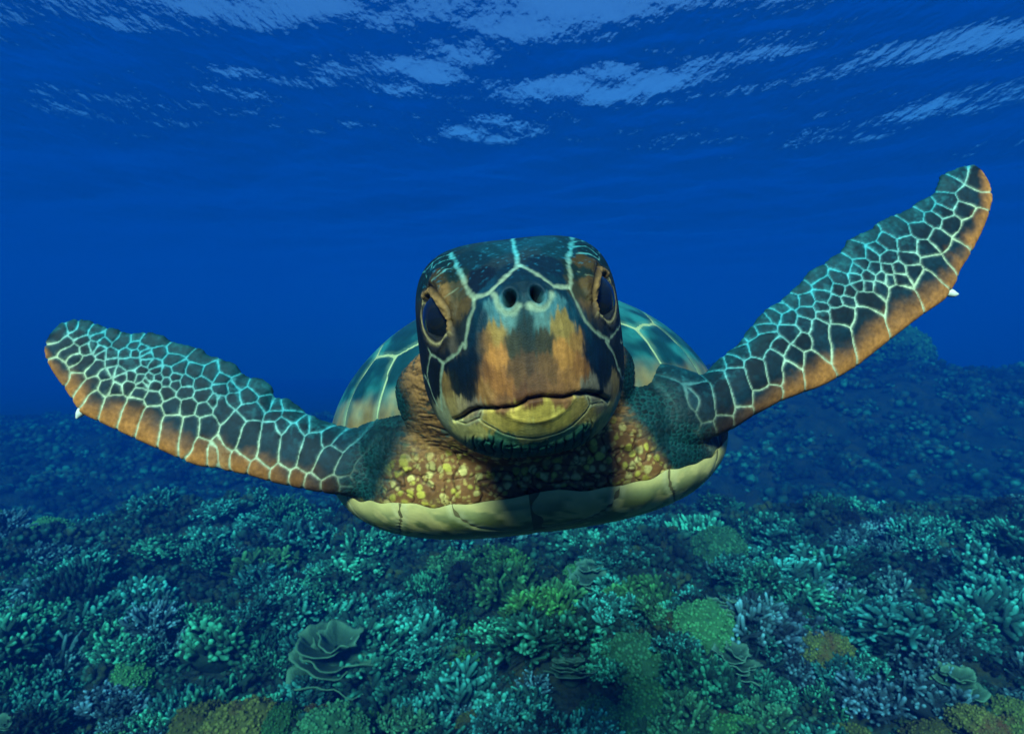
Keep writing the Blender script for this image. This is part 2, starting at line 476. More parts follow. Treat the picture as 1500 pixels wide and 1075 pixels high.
# drop the far inside half of the torso skin that the shells enclose? (kept: the body is one closed surface)
deg = np.bincount(E.ravel(), minlength=nv).astype(float)
def relax(V, w, it):
    for _ in range(it):
        A = np.empty_like(V)
        for k in range(3):
            A[:, k] = (np.bincount(E[:, 0], V[E[:, 1], k], nv) + np.bincount(E[:, 1], V[E[:, 0], k], nv)) / deg
        V = V + (A - V) * w
    return V
def normals(V):
    a = V[Q[:, 2]] - V[Q[:, 0]]; b = V[Q[:, 3]] - V[Q[:, 1]]
    n = np.cross(a, b); Nn = np.zeros_like(V)
    for k in range(4):
        for c in range(3):
            Nn[:, c] += np.bincount(Q[:, k], n[:, c], nv)
    return Nn / np.maximum(np.linalg.norm(Nn, axis=1, keepdims=True), 1e-12)

hl = to_head(V)
front = (hl[:, 1] < 9.5)                                        # the head proper
inhead = front & (np.abs(hl[:, 0]) < 9.5) & (hl[:, 2] > -9.5) & (hl[:, 2] < 10)
axL = at(75, 500, .72) - at(538, 680, .74); axR = at(1435, 260, .83) - at(1000, 600, .735)
axL /= np.linalg.norm(axL); axR /= np.linalg.norm(axR)
sL = (V - at(538, 680, .74)) @ axL; sR = (V - at(1000, 600, .735)) @ axR   # metres along each arm
wfl = np.maximum(sstep(-0.01, 0.03, sL), sstep(0.0, 0.04, sR))
# soften where arms and neck join the trunk, keep thin flippers and the face crisp
wsm = np.where(inhead, 0.0, 1.0) * (1 - wfl)
V = relax(V, 0.5, 2)
act = np.where(wsm > 0.01)[0]
em = (wsm[E[:, 0]] > 0.01) | (wsm[E[:, 1]] > 0.01)
uq, inv_ = np.unique(E[em], return_inverse=True); es = inv_.reshape(-1, 2); nu_ = len(uq)
sub = V[uq]; dg = np.bincount(es.ravel(), minlength=nu_).astype(float); ws_ = (0.6 * wsm[uq])[:, None]
for _ in range(45):
    A = np.stack([(np.bincount(es[:, 0], sub[es[:, 1], k], nu_) + np.bincount(es[:, 1], sub[es[:, 0], k], nu_)) / dg for k in range(3)], 1)
    sub = sub + (A - sub) * ws_
V[uq] = sub
hl = to_head(V)

body_bvh = BVHTree.FromPolygons([tuple(v) for v in V], [tuple(q) for q in Q.tolist()])
def bh(pts, dflt=0.5):
    out = []
    for p in pts:
        q = hit(body_bvh, *p)
        out.append(q if q is not None else at(p[0], p[1], dflt))
    return np.array(out)

# ---- tracing data (photo pixels, turned into points on the skin)
def zo(s, ox, oy):
    return lambda L: [(ox + x / s, oy + y / s) for x, y in L]
zA, zB = zo(6.143, 595, 335), zo(6.143, 755, 335)
zC, zD = zo(5.657, 595, 500), zo(5.657, 755, 500)
SEAMS = [  # (points, half width mm, strength)
    (zA([(955, 70), (975, 190), (1015, 335)]), 1.5, 1), (zA([(1015, 335), (930, 400), (850, 480), (760, 570), (690, 605), (615, 625)]), 1.7, 1),
    (zA([(400, 220), (480, 380), (520, 450), (560, 560), (615, 625)]), 1.7, .8),
    (zA([(615, 625), (605, 720), (565, 830), (545, 950), (530, 1060)]), 1.4, .8),
    (zA([(430, 262), (330, 290), (250, 340), (215, 450)]), .7, .8), (zA([(465, 310), (380, 315), (310, 370), (240, 480)]), .6, .7),
    (zA([(480, 380), (400, 360), (330, 390), (250, 470)]), .7, .6), (zA([(380, 235), (290, 265), (200, 350), (120, 440)]), .7, .7),
    (zA([(240, 300), (230, 350)]), .5, .7), (zA([(170, 370), (180, 440)]), .5, .7), (zA([(470, 530), (400, 590), (330, 640)]), .5, .4),
    (zB([(40, 330), (130, 370), (260, 460), (350, 520), (480, 530)]), 1.7, 1), (zB([(515, 75), (490, 200), (480, 300), (490, 420), (490, 530)]), 1.7, .8),
    (zB([(490, 530), (530, 620), (570, 700), (620, 820), (720, 930), (840, 1000)]), 1.4, .8),
    (zB([(840, 1000), (880, 940), (930, 890), (945, 840)]), 1.2, .9),
    (zB([(520, 120), (640, 115), (730, 160)]), .7, .8), (zB([(510, 165), (640, 160), (730, 230)]), .7, .8), (zB([(550, 225), (640, 215), (750, 280)]), .8, .8),
    (zB([(700, 110), (745, 190), (750, 280)]), .7, .8), (zB([(790, 180), (810, 230)]), .5, .7), (zB([(550, 380), (640, 430), (700, 430)]), .5, .4),
    (zC([(470, 20), (420, 90), (310, 180), (250, 130), (205, 110), (185, 60)]), 1.2, .9), (zC([(310, 180), (288, 300), (285, 400), (290, 560)]), 1.5, .9),
    (zC([(205, 110), (172, 260), (190, 360), (255, 520)]), 1.2, .9), (zC([(78, 0), (100, 180), (160, 290), (190, 360)]), 1.1, .9), (zC([(165, 300), (170, 430), (205, 560)]), 1.0, .9),
    (zD([(750, 0), (820, 110), (850, 220), (885, 300), (880, 420)]), 1.4, .9), (zD([(872, 0), (912, 80), (905, 230), (888, 300)]), 1.1, .9),
]
PALE_RING = [(zA([(800, 600), (810, 660), (850, 730), (910, 770), (970, 750), (1010, 690)]), 2.2, 1), (zB([(130, 690), (190, 720), (260, 720), (310, 670), (325, 590)]), 2.2, 1)]
MOUTH = zC([(390, 655), (460, 630), (530, 580), (600, 558), (760, 560), (900, 545), (990, 505)]) + zD([(100, 485), (220, 462), (400, 470), (500, 440), (600, 430), (700, 450), (775, 495)])
JAWSEAM = [zC([(620, 580), (600, 640), (700, 710), (850, 775), (990, 800)]) + zD([(200, 800), (350, 760), (480, 690), (580, 590), (628, 520), (600, 470)]),
           zC([(390, 650), (480, 680), (600, 632)]), zD([(628, 520), (720, 505), (770, 520)])]
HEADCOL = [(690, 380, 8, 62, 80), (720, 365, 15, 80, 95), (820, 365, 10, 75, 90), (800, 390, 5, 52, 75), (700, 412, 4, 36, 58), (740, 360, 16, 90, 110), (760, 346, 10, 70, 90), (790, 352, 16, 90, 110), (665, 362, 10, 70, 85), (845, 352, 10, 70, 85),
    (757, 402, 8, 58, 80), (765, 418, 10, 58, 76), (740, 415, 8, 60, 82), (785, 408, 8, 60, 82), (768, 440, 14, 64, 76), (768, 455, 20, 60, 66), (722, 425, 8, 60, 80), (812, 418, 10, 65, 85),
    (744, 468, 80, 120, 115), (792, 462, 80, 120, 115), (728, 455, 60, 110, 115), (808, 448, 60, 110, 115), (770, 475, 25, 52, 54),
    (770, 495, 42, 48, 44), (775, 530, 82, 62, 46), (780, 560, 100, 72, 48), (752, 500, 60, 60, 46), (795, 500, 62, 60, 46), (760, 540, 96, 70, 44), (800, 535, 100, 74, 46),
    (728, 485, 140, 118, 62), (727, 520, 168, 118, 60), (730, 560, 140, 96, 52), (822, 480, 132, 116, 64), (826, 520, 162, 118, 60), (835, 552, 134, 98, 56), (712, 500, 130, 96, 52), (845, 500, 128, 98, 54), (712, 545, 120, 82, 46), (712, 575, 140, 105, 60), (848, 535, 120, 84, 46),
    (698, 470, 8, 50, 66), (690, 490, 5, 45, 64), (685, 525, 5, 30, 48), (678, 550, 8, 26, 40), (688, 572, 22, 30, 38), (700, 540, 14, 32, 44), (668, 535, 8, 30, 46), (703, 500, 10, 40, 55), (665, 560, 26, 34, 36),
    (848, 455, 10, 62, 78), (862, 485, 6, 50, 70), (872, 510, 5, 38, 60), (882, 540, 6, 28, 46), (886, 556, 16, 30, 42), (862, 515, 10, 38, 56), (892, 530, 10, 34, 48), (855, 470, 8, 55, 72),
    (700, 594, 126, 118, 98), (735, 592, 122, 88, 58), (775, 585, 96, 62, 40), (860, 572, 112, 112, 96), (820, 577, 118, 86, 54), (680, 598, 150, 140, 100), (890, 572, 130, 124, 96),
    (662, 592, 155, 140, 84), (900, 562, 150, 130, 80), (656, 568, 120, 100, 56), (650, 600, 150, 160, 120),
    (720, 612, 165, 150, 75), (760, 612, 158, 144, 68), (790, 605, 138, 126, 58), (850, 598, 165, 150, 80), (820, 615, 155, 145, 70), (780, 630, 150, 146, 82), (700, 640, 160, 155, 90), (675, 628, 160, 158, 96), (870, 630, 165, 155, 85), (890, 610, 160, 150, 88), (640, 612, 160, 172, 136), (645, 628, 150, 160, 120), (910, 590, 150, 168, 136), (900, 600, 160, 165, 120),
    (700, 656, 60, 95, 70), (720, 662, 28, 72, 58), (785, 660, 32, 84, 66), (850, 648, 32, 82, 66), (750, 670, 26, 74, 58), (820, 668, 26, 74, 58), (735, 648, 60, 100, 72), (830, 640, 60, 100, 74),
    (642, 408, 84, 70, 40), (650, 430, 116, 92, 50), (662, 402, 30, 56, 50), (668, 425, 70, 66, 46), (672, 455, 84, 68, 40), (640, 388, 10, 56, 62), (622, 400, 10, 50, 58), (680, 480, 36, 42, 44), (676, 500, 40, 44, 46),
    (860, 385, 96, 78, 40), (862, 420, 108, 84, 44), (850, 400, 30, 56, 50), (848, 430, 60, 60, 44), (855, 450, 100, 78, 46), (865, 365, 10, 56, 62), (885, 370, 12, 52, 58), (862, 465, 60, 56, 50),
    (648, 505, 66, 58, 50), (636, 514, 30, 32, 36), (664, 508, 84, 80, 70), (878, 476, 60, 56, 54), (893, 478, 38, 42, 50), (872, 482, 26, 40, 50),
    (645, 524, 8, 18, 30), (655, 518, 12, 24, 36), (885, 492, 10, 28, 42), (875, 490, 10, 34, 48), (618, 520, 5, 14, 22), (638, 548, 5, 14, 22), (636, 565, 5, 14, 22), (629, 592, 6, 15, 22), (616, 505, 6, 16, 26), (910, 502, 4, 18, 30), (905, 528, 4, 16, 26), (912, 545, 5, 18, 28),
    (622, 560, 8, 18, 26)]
z1, z2 = zo(4.673, 60, 460), zo(4.3, 300, 510)
z3, z4 = zo(3.467, 1200, 230), zo(3.706, 910, 390)
def segs(z, L):
    out = []
    for s_ in L:
        p = z([(s_[0], s_[1])])[0]; q = z([(s_[2], s_[3])])[0] if len(s_) == 4 else p
        out.append((p, q))
    return out
SEED_L = segs(z1, [(100, 160, 140, 110), (75, 262, 170, 205), (215, 90), (250, 140, 300, 80), (280, 185), (155, 270, 220, 245), (310, 240), (235, 310), (395, 155), (375, 115), (430, 190), (480, 150), (360, 228), (395, 245),
    (265, 375, 325, 320), (420, 285), (95, 340, 150, 440), (340, 400, 400, 345), (480, 335), (440, 410), (260, 430, 205, 520), (355, 465, 265, 570), (450, 490), (475, 280), (545, 200, 590, 165), (585, 272), (575, 340, 650, 340),
    (490, 388), (528, 393), (550, 440), (620, 430), (690, 385), (600, 495), (515, 510), (680, 443), (745, 440), (697, 482), (720, 462), (675, 535), (780, 485), (785, 390), (800, 435), (860, 405), (865, 460), (920, 482),
    (765, 570), (870, 530), (915, 438), (940, 375), (990, 465), (900, 315), (810, 262), (730, 190, 830, 180), (722, 292), (705, 265), (650, 268), (722, 330), (768, 350), (692, 240), (640, 220), (640, 160), (985, 530),
    (920, 235, 985, 225), (1090, 290), (1050, 392), (1100, 475), (1110, 555), (1160, 410), (905, 630), (1010, 630), (1120, 650), (1190, 600),
    (360, 580, 330, 660), (515, 600, 475, 720), (650, 620, 590, 760), (765, 690, 735, 830), (900, 750, 890, 880), (1035, 760, 1000, 890), (1140, 745, 1140, 800), (1090, 900, 1080, 980), (1200, 925, 1205, 1000)]) + \
  segs(z2, [(110, 255), (180, 320), (265, 300), (90, 340, 118, 410), (205, 222), (178, 242), (110, 195), (150, 140), (340, 240), (540, 360), (275, 400, 325, 400), (430, 420), (435, 375), (392, 365), (490, 480), (540, 430), (625, 490), (690, 490),
    (770, 570), (855, 610), (190, 460, 140, 580), (300, 510, 270, 640), (410, 510, 400, 690), (560, 520, 530, 700), (700, 580, 640, 720), (810, 660, 740, 765), (925, 670, 890, 755), (90, 610, 100, 710), (215, 712), (345, 762), (480, 790), (585, 812),
    (675, 845), (790, 865), (905, 845), (905, 890), (990, 750), (960, 810), (1000, 860)])
SEED_R = segs(z3, [(790, 100, 825, 150), (715, 85), (655, 140), (645, 225), (755, 205, 850, 215), (740, 270), (615, 280), (580, 312), (665, 345), (820, 310, 740, 420), (535, 245), (480, 295), (520, 375), (605, 420), (720, 470, 690, 530), (540, 470), (395, 370),
    (450, 450), (455, 520), (570, 540, 640, 590), (345, 510), (245, 400), (205, 490), (130, 555), (90, 490), (280, 570), (350, 575), (400, 575), (475, 580), (355, 620), (405, 615), (320, 612), (545, 625, 600, 700), (400, 690, 430, 800),
    (305, 665), (245, 655), (205, 650), (185, 617), (245, 607), (210, 720, 260, 720), (155, 690), (150, 730), (110, 622), (100, 675), (80, 735), (340, 440), (300, 470), (265, 500), (220, 545), (190, 575),
    (25, 650), (20, 710), (15, 770), (20, 800), (80, 800, 140, 790), (222, 800, 240, 940), (92, 900, 110, 980)]) + \
  segs(z4, [(1000, 190), (1010, 255), (930, 190), (860, 235), (905, 280), (995, 312), (920, 360), (1070, 330, 1085, 440), (985, 410), 
    (790, 390, 740, 460), (850, 435), (655, 470), (940, 490), (605, 520), (820, 490, 840, 590), (730, 540, 740, 620), (910, 570, 920, 690), (1040, 510, 1060, 610), (620, 590, 660, 720), (510, 600, 560, 760), (440, 640, 450, 780),
    (390, 740), (330, 740, 370, 860), (265, 780, 275, 850), (760, 720, 830, 700), (660, 800), (555, 855), (465, 905), (400, 955), (300, 910), (350, 905), (470, 560), (530, 540), (420, 620), (760, 290), (830, 262), (700, 360), (880, 170), (1050, 50), (770, 340), (640, 420), (960, 120)])

def cell_edges(P, seeds, dflt):
    """nearest-scale index and distance to the border between scales; scales are points or short strokes"""
    A = bh([s_[0] for s_ in seeds], dflt); B = bh([s_[1] for s_ in seeds], dflt)
    d1 = np.full(len(P), 1e9); d2 = np.full(len(P), 1e9); idx = np.zeros(len(P), int)
    for k in range(len(A)):
        ab = B[k] - A[k]; L2 = ab @ ab
        t = np.clip(((P - A[k]) @ ab) / L2, 0, 1) if L2 > 1e-10 else np.zeros(len(P))
        d = np.linalg.norm(P - A[k] - t[:, None] * ab, axis=1)
        m_ = d < d1
        d2 = np.where(m_, d1, np.minimum(d2, d)); idx = np.where(m_, k, idx); d1 = np.where(m_, d, d1)
    return idx, d2 - d1, d1

def grid_cells(P, size, seed, jit=0.75):
    """jittered-grid Voronoi in 3D: cell hash, border distance, centre distance (all in metres)"""
    q = (P / size).astype(np.float32); i0 = np.floor(q).astype(np.int32)
    d1 = np.full(len(P), 1e9, np.float32); d2 = d1.copy(); hsh = np.zeros(len(P), np.float32)
    for a in (-1, 0, 1):
        for b in (-1, 0, 1):
            for c in (-1, 0, 1):
                I = i0 + np.array([a, b, c], np.int32)
                h = _TAB[(((I[:, 0] + seed) & 63) << 12) | ((I[:, 1] & 63) << 6) | (I[:, 2] & 63)]
                d = np.linalg.norm(q - (I + 0.5 + jit * (h[:, :3] - 0.5)), axis=1)
                m_ = d < d1
                d2 = np.where(m_, d1, np.minimum(d2, d)); d1 = np.where(m_, d, d1)
                hsh = np.where(m_, h[:, 3], hsh)
    return hsh, (d2 - d1) * size, d1 * size

col = np.zeros((nv, 3)); disp = np.zeros(nv)
Nrm = normals(V)
wob = noise3(V, 55, 4, 3)

# --- trunk and neck skin: brown with yellow pebbles below, brown streaks above, dark teal on the shoulders
V_all, wob_all, sL_all, sR_all = V, wob, sL, sR
it = np.where(~(hl[:, 1] < 4.0) & (sL < 0.05) & (sR < 0.07))[0]
V, wob, sL, sR = V[it], wob[it], sL[it], sR[it]
bl = to_body(V)
vv = V + 0.0022 * np.stack([noise3(V, 130, k, 2) for k in (31, 32, 33)], 1)
hs, ed, ctr = grid_cells(vv, 0.0098, 5)
dotr = 0.0027 + 0.0028 * hs
dots = 1 - sstep(dotr - 0.0012, dotr + 0.0007, ctr)
hsb, edb, ctb = grid_cells(vv + 0.37, 0.0060, 27)
small = (1 - sstep(0.0016, 0.0026, ctb)) * (hsb > 0.30) * (1 - dots)
brown = lin([116, 78, 44])[None] * (1 + 0.35 * wob)[:, None]
near_p = sstep(-6.0, -8.2, bl[:, 2] + 0.8 * noise3(V, 60, 55, 2))
brown = brown + (lin([176, 148, 104])[None] - brown) * (0.6 * near_p)[:, None]
yel = lin([206, 186, 102])[None] * (0.65 + 0.5 * ((hs * 7.3) % 1))[:, None] * np.where(((hs * 13.7) % 1)[:, None] > 0.55, np.array([[0.92, 0.95, 0.55]]), np.array([[1, 1, 1.25]]))
skin = brown + (yel * 0.85 - brown) * dots[:, None]
skin = skin + (lin([178, 152, 84])[None] * (0.6 + 0.6 * hsb)[:, None] - skin) * (0.75 * small)[:, None]
crk = np.abs(noise3(vv, 46, 41, 2)); crk2 = np.abs(noise3(vv * np.array([1.0, 1, 1.8]), 30, 43, 2))
crease = np.maximum(1 - sstep(0.0, 0.06, crk), 1 - sstep(0.0, 0.055, crk2))
skin *= (1 - 0.72 * crease)[:, None]
disp_skin = 0.0008 * dots + 0.0004 * small - 0.0022 * crease
# upper neck
up = sstep(-2.6, 0.2, bl[:, 2] + 1.2 * noise3(V, 25, 51, 2))
st = noise3(V * np.array([0.6, 0.6, 3.0]) @ np.eye(3), 75, 52, 3)
upper = lin([138, 98, 56])[None] * (1 + 0.5 * st)[:, None]
upper = upper + (lin([34, 66, 62])[None] * (1 + .4 * wob)[:, None] - upper) * (0.8 * sstep(0.05, 0.45, noise3(V * np.array([0.9, 0.9, 2.6]), 85, 53, 3)))[:, None]
upper *= (0.35 + 0.65 * sstep(0.0, 0.16, np.abs(st)))[:, None]
skin = skin + (upper - skin) * up[:, None]
disp_skin = disp_skin * (1 - up) + up * 0.0040 * (np.minimum(np.abs(st), 0.35) - 0.2)
# shoulders
hs2, ed2, _ = grid_cells(vv * np.array([1.0, 1.0, 1.35]), 0.0062, 8)
sh = lin([5, 34, 36])[None] * (0.5 + 0.9 * hs2)[:, None]
sh = sh + (lin([24, 88, 84])[None] - sh) * (0.45 * (1 - sstep(0.0003, 0.0012, ed2)) * sstep(-0.3, 0.3, noise3(V, 40, 61, 2)))[:, None]
cL, cR = at(560, 672, .73), at(975, 598, .72)
wshL = sstep(-0.052, -0.018, sL) * sstep(-0.13, -0.09, -poly_dist(V, [at(575, 650, .75), at(520, 665, .74), at(470, 660, .74)]))
low = np.clip((bl[:, 2] + 9) / 5, 0, 1)
wshL = wshL * sstep(0.15, 0.7, low + 0.25 * wob)
wshR = sstep(-0.075, -0.055, sR + 0.004 * wob) * sstep(-0.12, -0.085, -poly_dist(V, [at(960, 600, .74), at(1010, 600, .73), at(1070, 575, .74)]))
wsh = np.clip(wshL + wshR, 0, 1)
skin = skin + (sh - skin) * wsh[:, None]
disp_skin = disp_skin * (1 - wsh) + wsh * 0.0009 * sstep(0, 0.0014, ed2)
V, wob, sL, sR = V_all, wob_all, sL_all, sR_all
col[it] = skin; disp[it] = disp_skin

# --- flipper scales
for seeds, s_ax, LE_, TE_, lo in ((SEED_L, sL, LE_L, TE_L, 0.004), (SEED_R, sR, LE_R, TE_R, -0.012)):
    far = s_ax > lo - 0.02
    far &= (np.abs(V[:, 0] - 0) > 0.10)
    ii = np.where(far)[0]
    P = V[ii] + 0.0007 * np.stack([noise3(V[ii], 150, k, 2) for k in (71, 72, 73)], 1)
    idx, ed, _ = cell_edges(P, seeds, 0.76)
    dl = poly_dist(V[ii], LE_[::6]); dt = poly_dist(V[ii], TE_[::6]); c = dl / (dl + dt + 1e-9)
    g = rng.random(len(seeds))[idx]
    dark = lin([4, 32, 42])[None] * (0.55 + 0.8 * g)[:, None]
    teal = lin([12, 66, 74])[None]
    dark = dark + (teal - dark) * (0.75 * sstep(0.62, 0.97, c + 0.1 * wob[ii]))[:, None]  # teal at the upper, trailing edge paints in blue-green light from above
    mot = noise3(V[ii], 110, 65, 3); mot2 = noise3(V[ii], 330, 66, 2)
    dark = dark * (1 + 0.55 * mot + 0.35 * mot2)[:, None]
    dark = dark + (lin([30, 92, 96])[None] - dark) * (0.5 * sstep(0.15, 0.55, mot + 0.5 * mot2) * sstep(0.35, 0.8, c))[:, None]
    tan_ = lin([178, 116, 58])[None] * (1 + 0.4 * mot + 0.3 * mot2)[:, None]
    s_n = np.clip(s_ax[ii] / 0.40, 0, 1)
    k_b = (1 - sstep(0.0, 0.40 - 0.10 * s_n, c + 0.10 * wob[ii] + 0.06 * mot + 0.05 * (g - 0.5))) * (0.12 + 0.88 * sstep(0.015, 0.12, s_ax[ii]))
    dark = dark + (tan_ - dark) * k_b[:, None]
    inner = sstep(0.0013, 0.0042, ed)
    dark = dark * (1.25 - 0.35 * inner)[:, None]
    wdt = 0.00108 + 0.0004 * (1 - c)
    wdt = wdt * (1 + 0.55 * mot + 0.35 * mot2)
    line = 1 - sstep(wdt * 0.55, wdt * 1.6, ed)
    halo = 1 - sstep(wdt, wdt * 4.5, ed)
    lc = lin([180, 190, 156])[None] + (lin([66, 160, 166]) - lin([180, 190, 156]))[None] * sstep(0.25, 0.85, c)[:, None]  # seams turn cyan with the same painted light from above
    root_dim = (0.35 + 0.65 * sstep(0.0, 0.10, s_ax[ii]))
    cc = dark + (lc - dark) * (0.16 * halo * root_dim)[:, None]
    lc = lc * (0.82 + 0.35 * mot + 0.2 * mot2)[:, None]
    cc = cc + (lc - cc) * (line * root_dim)[:, None]
    wmix = sstep(lo - 0.012, lo + 0.03, s_ax[ii] + 0.006 * wob[ii])
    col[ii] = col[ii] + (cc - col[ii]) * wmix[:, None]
    disp[ii] = disp[ii] * (1 - wmix) + wmix * (0.0015 * sstep(0.0003, 0.0034, ed) + 0.0004 * mot)

# --- head
ih = np.where(to_head(V)[:, 1] < 11.5)[0]
ih = ih[inhead[ih] | (hl[ih, 1] < 11.5) & (np.abs(hl[ih, 0]) < 9.5) & (hl[ih, 2] > -8.6)]
P = V[ih]; hp = hl[ih]
P2 = P + 0.0012 * np.stack([noise3(P, 140, k, 2) for k in (81, 82, 83)], 1)
CS = np.array(HEADCOL, float); CP = bh([(r[0], r[1]) for r in CS], 0.5); CC = lin(CS[:, 2:]) * np.where(CS[:, 1:2] > 602, 1.55, np.where(CS[:, 1:2] < 425, 0.62, 1.05))  # light from above offset in the colour: chin raised, crown darkened
wsum = np.zeros(len(ih)); csum = np.zeros((len(ih), 3))
# streaks run down the beak: stretch distances so colour changes faster sideways
stz = 0.55 * noise3(np.c_[hp[:, 0] * 7.0, hp[:, 1] * 1.5, hp[:, 2] * 0.6], 1.0, 93, 3) + 0.25 * noise3(hp, 2.4, 94, 2)
P3 = P2 + 0.01 * stz[:, None] * HZ[None] + 0.0018 * noise3(hp, 1.9, 95, 3)[:, None] * HX[None]
for k in range(len(CP)):
    dlt = (P3 - CP[k]) * 100
    d2_ = (dlt @ HX) ** 2 * 1.25 + (dlt @ HY) ** 2 * 0.6 + (dlt @ HZ) ** 2 * 0.85
    w_ = np.exp(-d2_ / 0.20) + 1e-5 / (d2_ + 0.05) ** 2
    wsum += w_; csum += w_[:, None] * CC[k]
hc = csum / wsum[:, None]
lum = hc.mean(1)
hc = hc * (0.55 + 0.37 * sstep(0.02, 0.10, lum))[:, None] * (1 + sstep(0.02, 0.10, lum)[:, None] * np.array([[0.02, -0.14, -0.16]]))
# side and back of the head: dark plates with pale seams
hsq, edq, _ = grid_cells(P2, 0.021, 15, 0.8)
plate = lin([7, 30, 40])[None] * (0.7 + 0.6 * hsq)[:, None]
pl = lin([150, 175, 150])[None]
plate = plate + (pl - plate) * (1 - sstep(0.0008, 0.0026, edq))[:, None]
wside = sstep(4.0, 6.0, hp[:, 1]) * sstep(-6.5, -4.5, hp[:, 2])
hc = hc + (plate - hc) * wside[:, None]
under = sstep(5.0, 8.0, hp[:, 1]) * (1 - sstep(-7.0, -5.0, hp[:, 2]))
hc = hc + (col[ih] - hc) * under[:, None]
# fine vertical streaking of the horn beak
beak = (1 - sstep(-1.5, 0.5, hp[:, 1])) * sstep(-9, -8, hp[:, 2]) * (1 - sstep(2.0, 3.4, hp[:, 2]))
stk = noise3(np.c_[hp[:, 0] * 5.5, hp[:, 1] * 1.2, hp[:, 2] * 0.7], 1.0, 91, 4)
hc *= (1 + 0.40 * stk * beak)[:, None]
blot = sstep(0.25, 0.6, noise3(hp, 3.4, 92, 3)) * sstep(3.4, 5.2, hp[:, 2])
hc = hc + (lin([40, 140, 170])[None] - hc) * (0.28 * blot)[:, None]
hd = np.zeros(len(ih)); wobh = noise3(P, 190, 88, 3)
sc = lin([150, 160, 130])[None]
sct = lin([84, 176, 178])[None]
for L_, w_, a_ in SEAMS + PALE_RING:
    d = poly_dist(P2, bh(L_, 0.5)) * 1000
    w_n = w_ * (0.80 + 0.5 * wobh)
    k_ = (1 - sstep(w_n * 0.2, w_n * 2.1, d)) * a_ * (0.8 + 0.25 * wobh)
    cc = sc + (sct - sc) * sstep(4.2, 6.5, hp[:, 2])[:, None]
    hc = hc + (cc - hc) * np.clip(k_, 0, 1)[:, None]
    if w_ < 2: hd -= 0.0004 * (1 - sstep(0, w_ * 1.4, d))
dm = poly_dist(P, bh(MOUTH, 0.45)) * 1000
hc *= (1 - 0.75 * (1 - sstep(0.3, 1.5, dm)))[:, None]
hd -= 0.0034 * np.exp(-(dm / 1.25) ** 2)
# lower jaw sits a little behind the upper beak
mouth_hl = to_head(bh(MOUTH, 0.45))
zm = np.interp(hp[:, 0], mouth_hl[:, 0], mouth_hl[:, 2])
inm = (np.abs(hp[:, 0]) < 6) & (hp[:, 1] < 1)
step = np.where(inm, sstep(0.0, 0.5, hp[:, 2] - zm) * np.exp(-np.clip(hp[:, 2] - zm, 0, None) / 1.3), 0)
hd += 0.0022 * step * (1 - sstep(4.0, 5.8, np.abs(hp[:, 0])))
for L_ in JAWSEAM:
    d = poly_dist(P2, bh(L_, 0.45)) * 1000
    hc *= (1 - 0.5 * (1 - sstep(0.25, 0.7, d)))[:, None]
    hc = hc + (lin([186, 186, 140])[None] - hc) * (0.45 * np.exp(-((d - 1.4) / 0.8) ** 2))[:, None]
    hd -= 0.0007 * np.exp(-(d / 0.6) ** 2)
# wrinkled scales under the chin
jaw_line = bh(JAWSEAM[0][2:-2], 0.45); jl = to_head(jaw_line)
zj = np.interp(hp[:, 0], jl[:, 0], jl[:, 2])
chin = np.where(np.abs(hp[:, 0]) < 5.4, sstep(0.45, 0.85, zj - hp[:, 2] + 0.12 * noise3(hp, 1.2, 94, 2) - 0.035 * hp[:, 0] ** 2 * 0), 0) * (hp[:, 2] < -4.5) * (1 - sstep(6, 9, hp[:, 1]))
chin *= 1 - sstep(3.6, 5.0, np.abs(hp[:, 0] + 0.4))
cw = hp[:, 0] * (1.05 - 0.03 * np.clip(-hp[:, 2] - 6, 0, 3)) + 0.25 * noise3(hp, 0.9, 95, 2)
ph = np.abs(((cw / 0.62) % 1) - 0.5) * 2                        # 1 on a fold
fold = sstep(0.72, 1.0, ph)
hcol = lin([48, 100, 80])[None] * (0.75 + 0.45 * noise3(hp, 2.5, 96, 2))[:, None]
ph2 = np.abs((((hp[:, 1] * 0.8 + hp[:, 2]) / 0.75 + noise3(hp, 1.5, 97, 2) * 0.7) % 1) - 0.5) * 2
fold2 = sstep(0.86, 1.0, ph2) * 0.6
hcol = hcol * (1 - 0.85 * np.maximum(fold, fold2))[:, None]
hc = hc + (hcol - hc) * chin[:, None]
hd += chin * 0.0016 * (1 - np.maximum(fold, fold2)) - chin * 0.0006
# brow wrinkles
brw = np.zeros(len(ih))
for p in LIDS['upper_a'][0][1:4] + LIDS['upper_b'][0][1:4]:
    brw = np.maximum(brw, np.exp(-(np.linalg.norm(P - bh([p], 0.48)[0], axis=1) / 0.010) ** 2))
wr = np.abs(noise3(np.c_[hp[:, 0] * 3, hp[:, 1] * 2, hp[:, 2] * 2.2], 1.3, 98, 3))
hc *= (1 - 0.5 * brw * (1 - sstep(0, 0.12, wr)))[:, None]
hd -= 0.0007 * brw * (1 - sstep(0, 0.14, wr))
# nostrils
for (px, py, sx) in ((746, 437, -1), (787, 431, 1)):
    c0 = to_head(hit(body_bvh, px, py)[None])[0]
    dx = hp[:, 0] - c0[0]; dz = hp[:, 2] - c0[2]
    a_ = math.radians(14) * sx
    u = dx * math.cos(a_) + dz * math.sin(a_); v_ = -dx * math.sin(a_) + dz * math.cos(a_)
    q = np.sqrt((u / 0.42) ** 2 + (v_ / 0.60) ** 2)
    m_ = hp[:, 1] < -2.5
    hole = np.where(m_, 1 - sstep(0.62, 1.02, q), 0)
    hd -= 0.013 * hole
    hd += np.where(m_, 0.0008 * np.exp(-((q - 1.25) / 0.3) ** 2), 0)
    hc = hc + (lin([14, 14, 14])[None] - hc) * (hole ** 0.7)[:, None]
